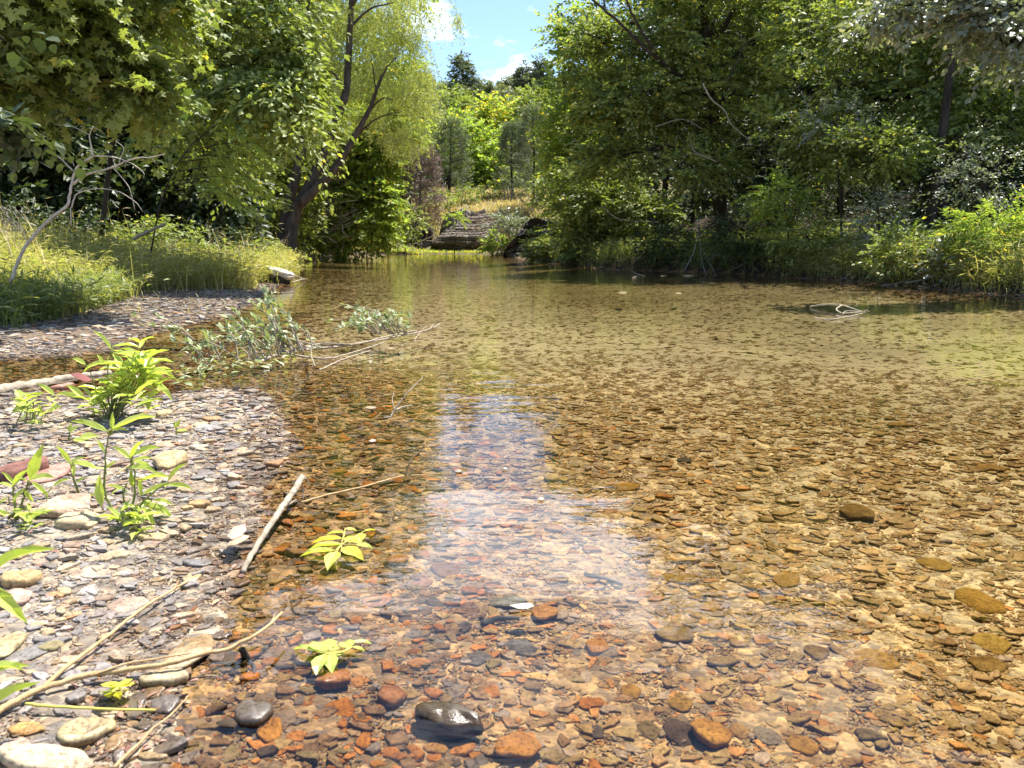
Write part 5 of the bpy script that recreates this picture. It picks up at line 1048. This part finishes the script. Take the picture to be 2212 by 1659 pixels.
weed('pair of narrow leaf shoots left of the tall-stemmed weed', z1(560, 1400), [[z1(560,1400), z1(520,1250), z1(500,1150)]], Z((690,1195,480,1138),(500,1160,408,1035),(515,1140,525,1255),(500,1150,600,1110),(560,1400,375,1485),(540,1300,620,1250),(600,1410,700,1370)), None, wr=.26)
weed('weed at the left edge standing before the reddish stones', z1(120, 1560), [[z1(120,1560), z1(170,1400), z1(210,1270)], [z1(120,1560), z1(100,1400), z1(90,1320)]],
     Z((210,1275,298,1035),(200,1280,375,1240),(220,1290,358,1405),(100,1310,15,1215),(90,1320,185,1205),(180,1340,70,1445),(370,1330,482,1262),(90,1330,-20,1290),(150,1570,280,1500),(140,1600,-10,1488),(170,1350,240,1440),(150,1580,230,1640),(60,1400,-30,1470),(200,1290,110,1250)), [(45,1120,30,16,5,.06,1)], wr=.27)
weed('small seedling with three light leaves alone on the spit gravel', z1(1255, 960), [[z1(1255,960), z1(1252,900)]], Z((1252,910,1285,845),(1252,915,1240,860),(1255,930,1340,925)), None, wr=.4)
weed('small upright leaf seedling left of the tall-stemmed weed', z1(490, 1010), [[z1(490,1010), z1(495,930)]], Z((495,940,505,875),(495,945,560,890),(560,980,700,960),(520,990,610,1000)), None, wr=.5)
# blades poking in at the left edge, close to the lens
g = G_(545)
for foot, lv, lab in [((-60,1290), [(-40,1230,110,1172),(-30,1240,60,1180)], 'blurred long leaf entering at the left edge above the yellow oval stone'),
                      ((-60,1400), [(-30,1262,58,1340),(-50,1300,20,1280)], 'blurred drooping leaf at the left edge between the pale stones'),
                      ((-50,1560), [(-40,1460,60,1428),(-50,1540,72,1466),(-30,1440,48,1436)], 'pair of blurred green leaves at the left edge near the long root')]:
    weed(lab, foot, [[foot, (lv[0][0] - 10, lv[0][1] + 30), (lv[0][0], lv[0][1])]], lv, None, wr=.22, Ys=P(40, 1500).y * .92)

# ---------- green sprigs on the water
def sprig(label, c, leaves, z=.008, mt='leaf_weed', tint=.7):
    root = thing('leaf_sprig', G(*c, 0), label, 'sprig'); lb = MB(); tb = MB()
    for (bx, by, tx, ty, w_) in leaves:
        a = G(bx, by, z); e = G(tx, ty, z * .6); d = np.array(e - a); L_ = np.linalg.norm(d); add_leaves(lb, np.array(a)[None], d[None], np.array([[g.normal(0, .12), g.normal(0, .12), 1.]]), np.array([L_]), np.array([L_ * w_]), np.array([tint + g.normal(0, .08)]), 'lance')
        q = smooth_path([G(*c, z), a], 2); tb.tube(q, .0012, 4)
    tb.build('stem', M['yellow_stalk'], root); lb.build('leaves', M[mt], root); return root
def z5(x, y): return ((500 + x / 2.765) / 1.3888, (1300 + y / 2.765) / 1.3888)
def z3(x, y): return ((700 + x / 2.212) / 1.3888, (1700 + y / 2.212) / 1.3888)
S5 = lambda *s: [(*z5(a, b_), *z5(c, d), w_) for a, b_, c, d, w_ in s]; S3 = lambda *s: [(*z3(a, b_), *z3(c, d), w_) for a, b_, c, d, w_ in s]
sprig('large floating sprig of yellow green compound leaflets over the brown shallows', z5(1450, 920), S5((1460,870,1195,880,.30),(1460,920,1170,925,.28),(1400,970,1095,985,.26),(1410,980,1330,1105,.5),(1450,950,1635,1025,.5),(1465,870,1610,900,.6),(1570,920,1715,940,.45),(1480,820,1320,820,.25),(1600,830,1640,870,.5),(1480,790,1580,800,.5),(1640,810,1735,790,.4),(1620,830,1600,900,.6)), .010, 'leaf_weed', .93)
sprig('smaller bright green sprig with toothed leaves above the orange stones', z3(740, 560), S3((560,560,395,520,.32),(610,560,575,472,.9),(640,560,705,510,.6),(600,580,545,698,.62),(640,580,655,690,.55),(660,580,740,575,.6),(770,540,730,480,.7),(785,500,925,495,.3),(790,530,875,552,.4),(620,570,540,540,.5)), .010, 'leaf_weed', .6)

# ---------- sticks, logs, litter
def z6(x, y): return ((x / 2.3567) / 1.3888, (1600 + y / 2.3567) / 1.3888)
def bank(pts, lift=.006): 
    o = []
    for i, p in enumerate(pts): q = P(*p); q.z = max(q.z, -.02) + (lift if not hasattr(lift, '__len__') else lift[i]); o.append(G(*p, q.z))
    return o
sticks('bleached_stick', 'bleached pale stick slanting out of the edge water in front of the sprig', 'stick', [(bank([z5(630,1150), z5(700,1010), z5(800,850), z5(900,700), z5(960,610), z5(1060,470), z5(1120,365)], [.01,.02,.03,.045,.055,.07,.08]), .007, .011), (bank([z5(1110,370), z5(1150,375), z5(1180,405)], [.08,.078,.065]), .005, .0015), (bank([z5(1110,400), z5(1135,470), z5(1130,560)], [.07,.04,.01]), .0025, .0015), (bank([z5(1000,600), z5(1075,550)], [.05,.05]), .003, .002)], 'deadwood')
sticks('root_stem', 'long tan root running from the left edge over the pale slab into the water', 'root', [(bank([z6(-60,1290), z6(0,1250), z6(150,1165), z6(330,1085), z6(600,1010), z6(900,960), z6(1200,920), z6(1450,850), z6(1650,800), z6(1850,690), z6(1995,560)], [.01,.012,.014,.016,.018,.022,.03,.04,.045,.055,.06]), .0065, .003), (bank([z6(1915,640), z6(1945,570)], [.057,.062]), .002, .001), (bank([z6(640,1010), z6(900,920), z6(1150,880), z6(1350,845)], [.02,.03,.035,.04]), .0025, .0015)], 'twig')
sticks('dry_twig', 'straight brown twig lying across the bank gravel above the long root', 'stick', [(bank([z6(300,1090), z6(500,920), z6(700,770), z6(900,610), z6(1100,470), z6(1330,335)], [.01,.018,.02,.02,.018,.015]), .0045, .0025), (bank([z6(1230,400), z6(1265,330)], [.018,.03]), .0015, .001)], 'twig')
sticks('yellow_stalk', 'yellow green dry stalk lying below the long root', 'stick', [(bank([z6(180,1205), z6(420,1225), z6(700,1240), z6(1100,1250)], .016), .0028, .002)], 'yellow_stalk')
sticks('dry_twig', 'thin pale twig running from the bottom edge into the wet margin', 'stick', [(bank([z6(800,1659), z6(900,1560), z6(1000,1470), z6(1080,1380), z6(1200,1290), z6(1330,1150)], .018), .0028, .0012)], 'twig')
sticks('fallen_twig', 'crossed short twigs in front of the broad pale stone', 'stick', [(bank([z1(830,1240), z1(950,1150), z1(1100,1060)], .02), .003, .0015)], 'twig')
sticks('driftwood_log', 'smooth pale driftwood log at the left edge of the spit', 'log', [(bank([z1(-120,680), z1(0,645), z1(250,600), z1(450,560), z1(640,540), z1(790,520)], .022), .034, .020)], 'deadwood')
sticks('thin_stick', 'thin stick lying in front of the driftwood log', 'stick', [(bank([z1(90,680), z1(180,665), z1(290,648)], .02), .004, .002)], 'greystick')
sticks('reed_stem', 'long straight pale stem lying on the second gravel bar at the left edge', 'stick', [(bank([(-40,722),(0,717),(64,712)], .02), .008, .005)], 'greystick')
def z7(x, y): return ((1100 + x / 2.37) / 1.3888, (1100 + y / 2.37) / 1.3888)
sticks('water_twig', 'forked twig standing out of the water left of the sky reflection', 'twig', [([G(*z7(170,360), .0), G(*z7(200,305), .03), G(*z7(290,185), .10), G(*z7(385,90), .15), G(*z7(395,65), .16)], .004, .0015), ([G(*z7(200,305), .03), G(*z7(182,240), .065), G(*z7(195,175), .09)], .003, .001), ([G(*z7(205,310), .025), G(*z7(260,285), .03), G(*z7(330,275), .03)], .005, .002), ([G(*z7(175,362), 0), G(*z7(120,360), .005)], .005, .002)], 'deadwood')
sticks('water_twig', 'thin reddish twig lying on the water from the bleached stick, its end kinked upward', 'twig', [([G(*z5(1115,575), .004), G(*z5(1300,520), .008), G(*z5(1600,450), .01), G(*z5(1850,380), .008), G(*z5(1975,350), .0)], .004, .002), ([G(*z5(1980,350), 0), G(*z5(2010,260), .04), G(*z5(2040,210), .06), G(*z5(2100,150), .085), G(*z5(2145,85), .115)], .0035, .0025), ([G(*z7(300,775), .004), G(*z7(450,765), .006), G(*z7(600,755), .004)], .002, .001)], 'twig')
def z8(x, y): return ((2000 + x / 2.0634) / 1.3888, (700 + y / 2.0634) / 1.3888)
sticks('water_branch', 'small looped pale branch lying on the water in the right half of the pool', 'branch', [([G(*z8(885,455), .01), G(*z8(980,440), .05), G(*z8(1080,445), .06), G(*z8(1150,465), .05), G(*z8(1225,490), .02)], .010, .006), ([G(*z8(1085,445), .06), G(*z8(1050,470), .03), G(*z8(1090,495), .01), G(*z8(1160,490), .02), G(*z8(1230,488), .02)], .010, .006), ([G(*z8(1090,500), .01), G(*z8(1110,482), .03), G(*z8(1170,482), .03), G(*z8(1225,492), .02)], .006, .005), ([G(*z8(915,520), .0), G(*z8(1000,533), .01), G(*z8(1110,518), .015), G(*z8(1210,495), .02)], .008, .005), ([G(*z8(1200,490), .02), G(*z8(1235,478), .05), G(*z8(1258,488), .03)], .007, .004)], 'deadwood')
sticks('water_twig', 'pale twig floating just off the right bank under the dark bushes', 'twig', [([G(1364,585,.02), G(1376,592,.02), G(1393,596,.02)], .012, .008), ([G(1366,600,.01), G(1378,596,.02)], .008, .005)], 'deadwood')
sticks('water_twig', 'short bare twig poking up in mid pool beyond the fallen branch', 'twig', [([G(995,683,.05), G(1015,690,.02), G(1030,697,.0)], .005, .004)], 'twig')
sticks('water_twig', 'dark waterlogged stick on the bed right of the sky reflection', 'twig', [([P(1262,1248,.012), P(1300,1258,.012), P(1345,1272,.012)], .005, .004)], 'bark')
sticks('water_twig', 'waterlogged stick near the dark slate plate', 'twig', [([P(1040,1358,.012), P(1075,1348,.014), P(1120,1345,.012)], .007, .004)], 'bark')
sticks('shore_twigs', 'few dry stems sticking into the water beside the white-topped rock', 'twig', [([G(618,600,.25), G(640,598,.1), G(658,606,.0)], .012, .008), ([G(625,592,.3), G(650,600,.12), G(664,603,.0)], .010, .006), ([G(632,610,.05), G(650,604,.05), G(660,603,.02)], .012, .008)], 'deadwood')
sticks('fallen_twig', 'twisted wet stem bit standing at the waterline above the wet round grey stone', 'stick', [(bank([z3(90,620), z3(70,570), z3(50,545)], [.0,.02,.035]), .008, .006), (bank([z3(90,620), z3(140,660), z3(130,740)], [.005,.01,.004]), .003, .003)], 'bark')
# white-topped dark rock at the end of the left bank
def white_rock():
    p = G(601, 612); me = rock_mesh('rock', .62, .42, .16, (.95,.93,.90), 77, .7, .14); o = thing('shore_rock', (p.x, p.y, 0), 'dark rock with a bleached white top at the water end of the left bank', 'rock')
    a = bpy.data.objects.new('white_cap', me); col.objects.link(a); a.parent = o; me.materials.append(M['stone']); a.location = (.03, 0, .20); a.rotation_euler = (0, R(18), 0)
    m2 = rock_mesh('rock', .56, .38, .26, (.03,.027,.025), 78, .7, .3); m2.materials.append(M['rockface']); c = bpy.data.objects.new('dark_base', m2); col.objects.link(c); c.parent = o; c.location = (-.03, -.04, .07); c.rotation_euler = (0, R(14), 0)
white_rock()
def flat_scrap(name, label, cat, outline, z, mt, tint):
    v = [tuple(G(*p, z)) for p in outline]; n = len(v); c = Vector((sum(a[0] for a in v) / n, sum(a[1] for a in v) / n, z)); b = MB()
    top = np.array(v + [(c.x, c.y, z + .004)]); bot = top.copy(); bot[:, 2] -= .002; i = np.arange(n); i2 = (i + 1) % n
    b.add(np.concatenate([top, bot]), [(3, np.stack([i, i2, np.full(n, n)], 1)), (3, np.stack([i2 + n + 1, i + n + 1, np.full(n, 2 * n + 1)], 1)), (4, np.stack([i, i + n + 1, i2 + n + 1, i2], 1))], tint)
    return tag(b.build(name, M[mt]), label, cat)
flat_scrap('white_leaf', 'small white dried leaf floating beside the orange brown slab', 'leaf', [z3(1830,255), z3(1870,250), z3(1930,240), z3(1975,240), z3(1995,262), z3(1950,280), z3(1890,278)], .010, 'stone', (.85,.84,.80))
for (x, y, lab) in [(650,740,'white curled leaf scrap floating at the left of the sky reflection'),(1238,938,'tiny white scrap floating in the sky reflection'),(40,525,'white scrap on the long brown orange plate off the spit')]:
    flat_scrap('white_leaf', lab, 'leaf', [z7(x-26,y+4), z7(x-6,y-12), z7(x+22,y-8), z7(x+26,y+4), z7(x,y+10)], .006, 'stone', (.80,.80,.78))
for (px, py, w_, lab) in [(1465,633,8,'far floating pale leaf right of mid pool'),(1345,632,10,'floating pale leaf speck off the right bank'),(1432,596,8,'pale leaf floating under the dark bushes'),(1487,596,14,'longer pale leaf floating under the dark bushes'),(1545,594,6,'small pale leaf floating right of the longer one'),(843,752,10,'pale leaf beside the fallen branch'),(800,880,14,'pale submerged leaf left of the forked twig'),(1090,1012,6,'speck of leaf in the sky reflection'),(1755,733,6,'pale speck floating in the right half'),(1813,994,6,'tiny pale blue green leaf floating far right')]:
    flat_scrap('floating_leaf', lab, 'leaf', [(px-w_,py), (px-w_*.3,py-w_*.22), (px+w_*.7,py-w_*.2), (px+w_,py+w_*.05), (px,py+w_*.25)], .006, 'stone', (.62,.60,.45))
flat_scrap('dry_leaf', 'pinkish dry curled leaf at the wet edge left of the bleached stick', 'leaf', [z5(500,850), z5(560,770), z5(650,760), z5(660,800), z5(620,850), z5(540,880)], .055, 'stone', (.52,.36,.28))
flat_scrap('dry_leaf', 'tan folded dry leaf just below the pinkish curled one', 'leaf', [z5(500,930), z5(540,870), z5(640,840), z5(690,850), z5(640,890), z5(570,925)], .05, 'stone', (.52,.37,.24))
flat_scrap('bark_piece', 'dark red piece of bark lying across the end of the driftwood log', 'bark', [z1(500,525), z1(560,515), z1(620,540), z1(655,570), z1(600,580), z1(550,560)], .10, 'stone', (.25,.08,.07))
S6 = lambda *s: [(*z6(a, b_), *z6(c, d), w_) for a, b_, c, d, w_ in s]
sprig('cluster of small yellow round leaves between the root and the yellow stalk', z6(800, 1110), S6((830,1090,820,1035,.8),(840,1090,885,1045,.8),(840,1100,895,1100,.8),(820,1120,850,1165,.8),(800,1110,735,1105,.7),(790,1120,770,1150,.8)), .045, 'leaf_weed', .95)

# ---------- litter caught on the bank and along the water edge
g = G_(600); lb = MB(); n = 2600
r = .95 * (5.5 / .95) ** g.random(n); th = g.uniform(-R(40), R(10), n); x = r * np.sin(th); y = r * np.cos(th); d = sdist(x, y); k = (d > -.03) & ((d < .10) | (g.random(n) < .35)); x, y, d = x[k], y[k], d[k]; n = len(x)
p = np.stack([x, y, gz(x, y, d) + g.uniform(.004, .012, n)], 1); L_ = g.uniform(.008, .026, n); add_leaves(lb, p, g.normal(0, 1, (n, 3)) * [1, 1, .15], np.array([0, 0, 1.]) + g.normal(0, .35, (n, 3)), L_, L_ * g.uniform(.12, .6, n), g.uniform(0, 1, n), 'hex')
M['litter'] = leaf_mat('litter', (0.10, 0.055, 0.03), (0.26, 0.17, 0.09), (0.42, 0.34, 0.10), 0.15, 0.7, 0.2)
tag(lb.build('leaf_litter', M['litter']), 'brown leaf scraps and plant bits scattered over the gravel bank', 'litter', kind='stuff')
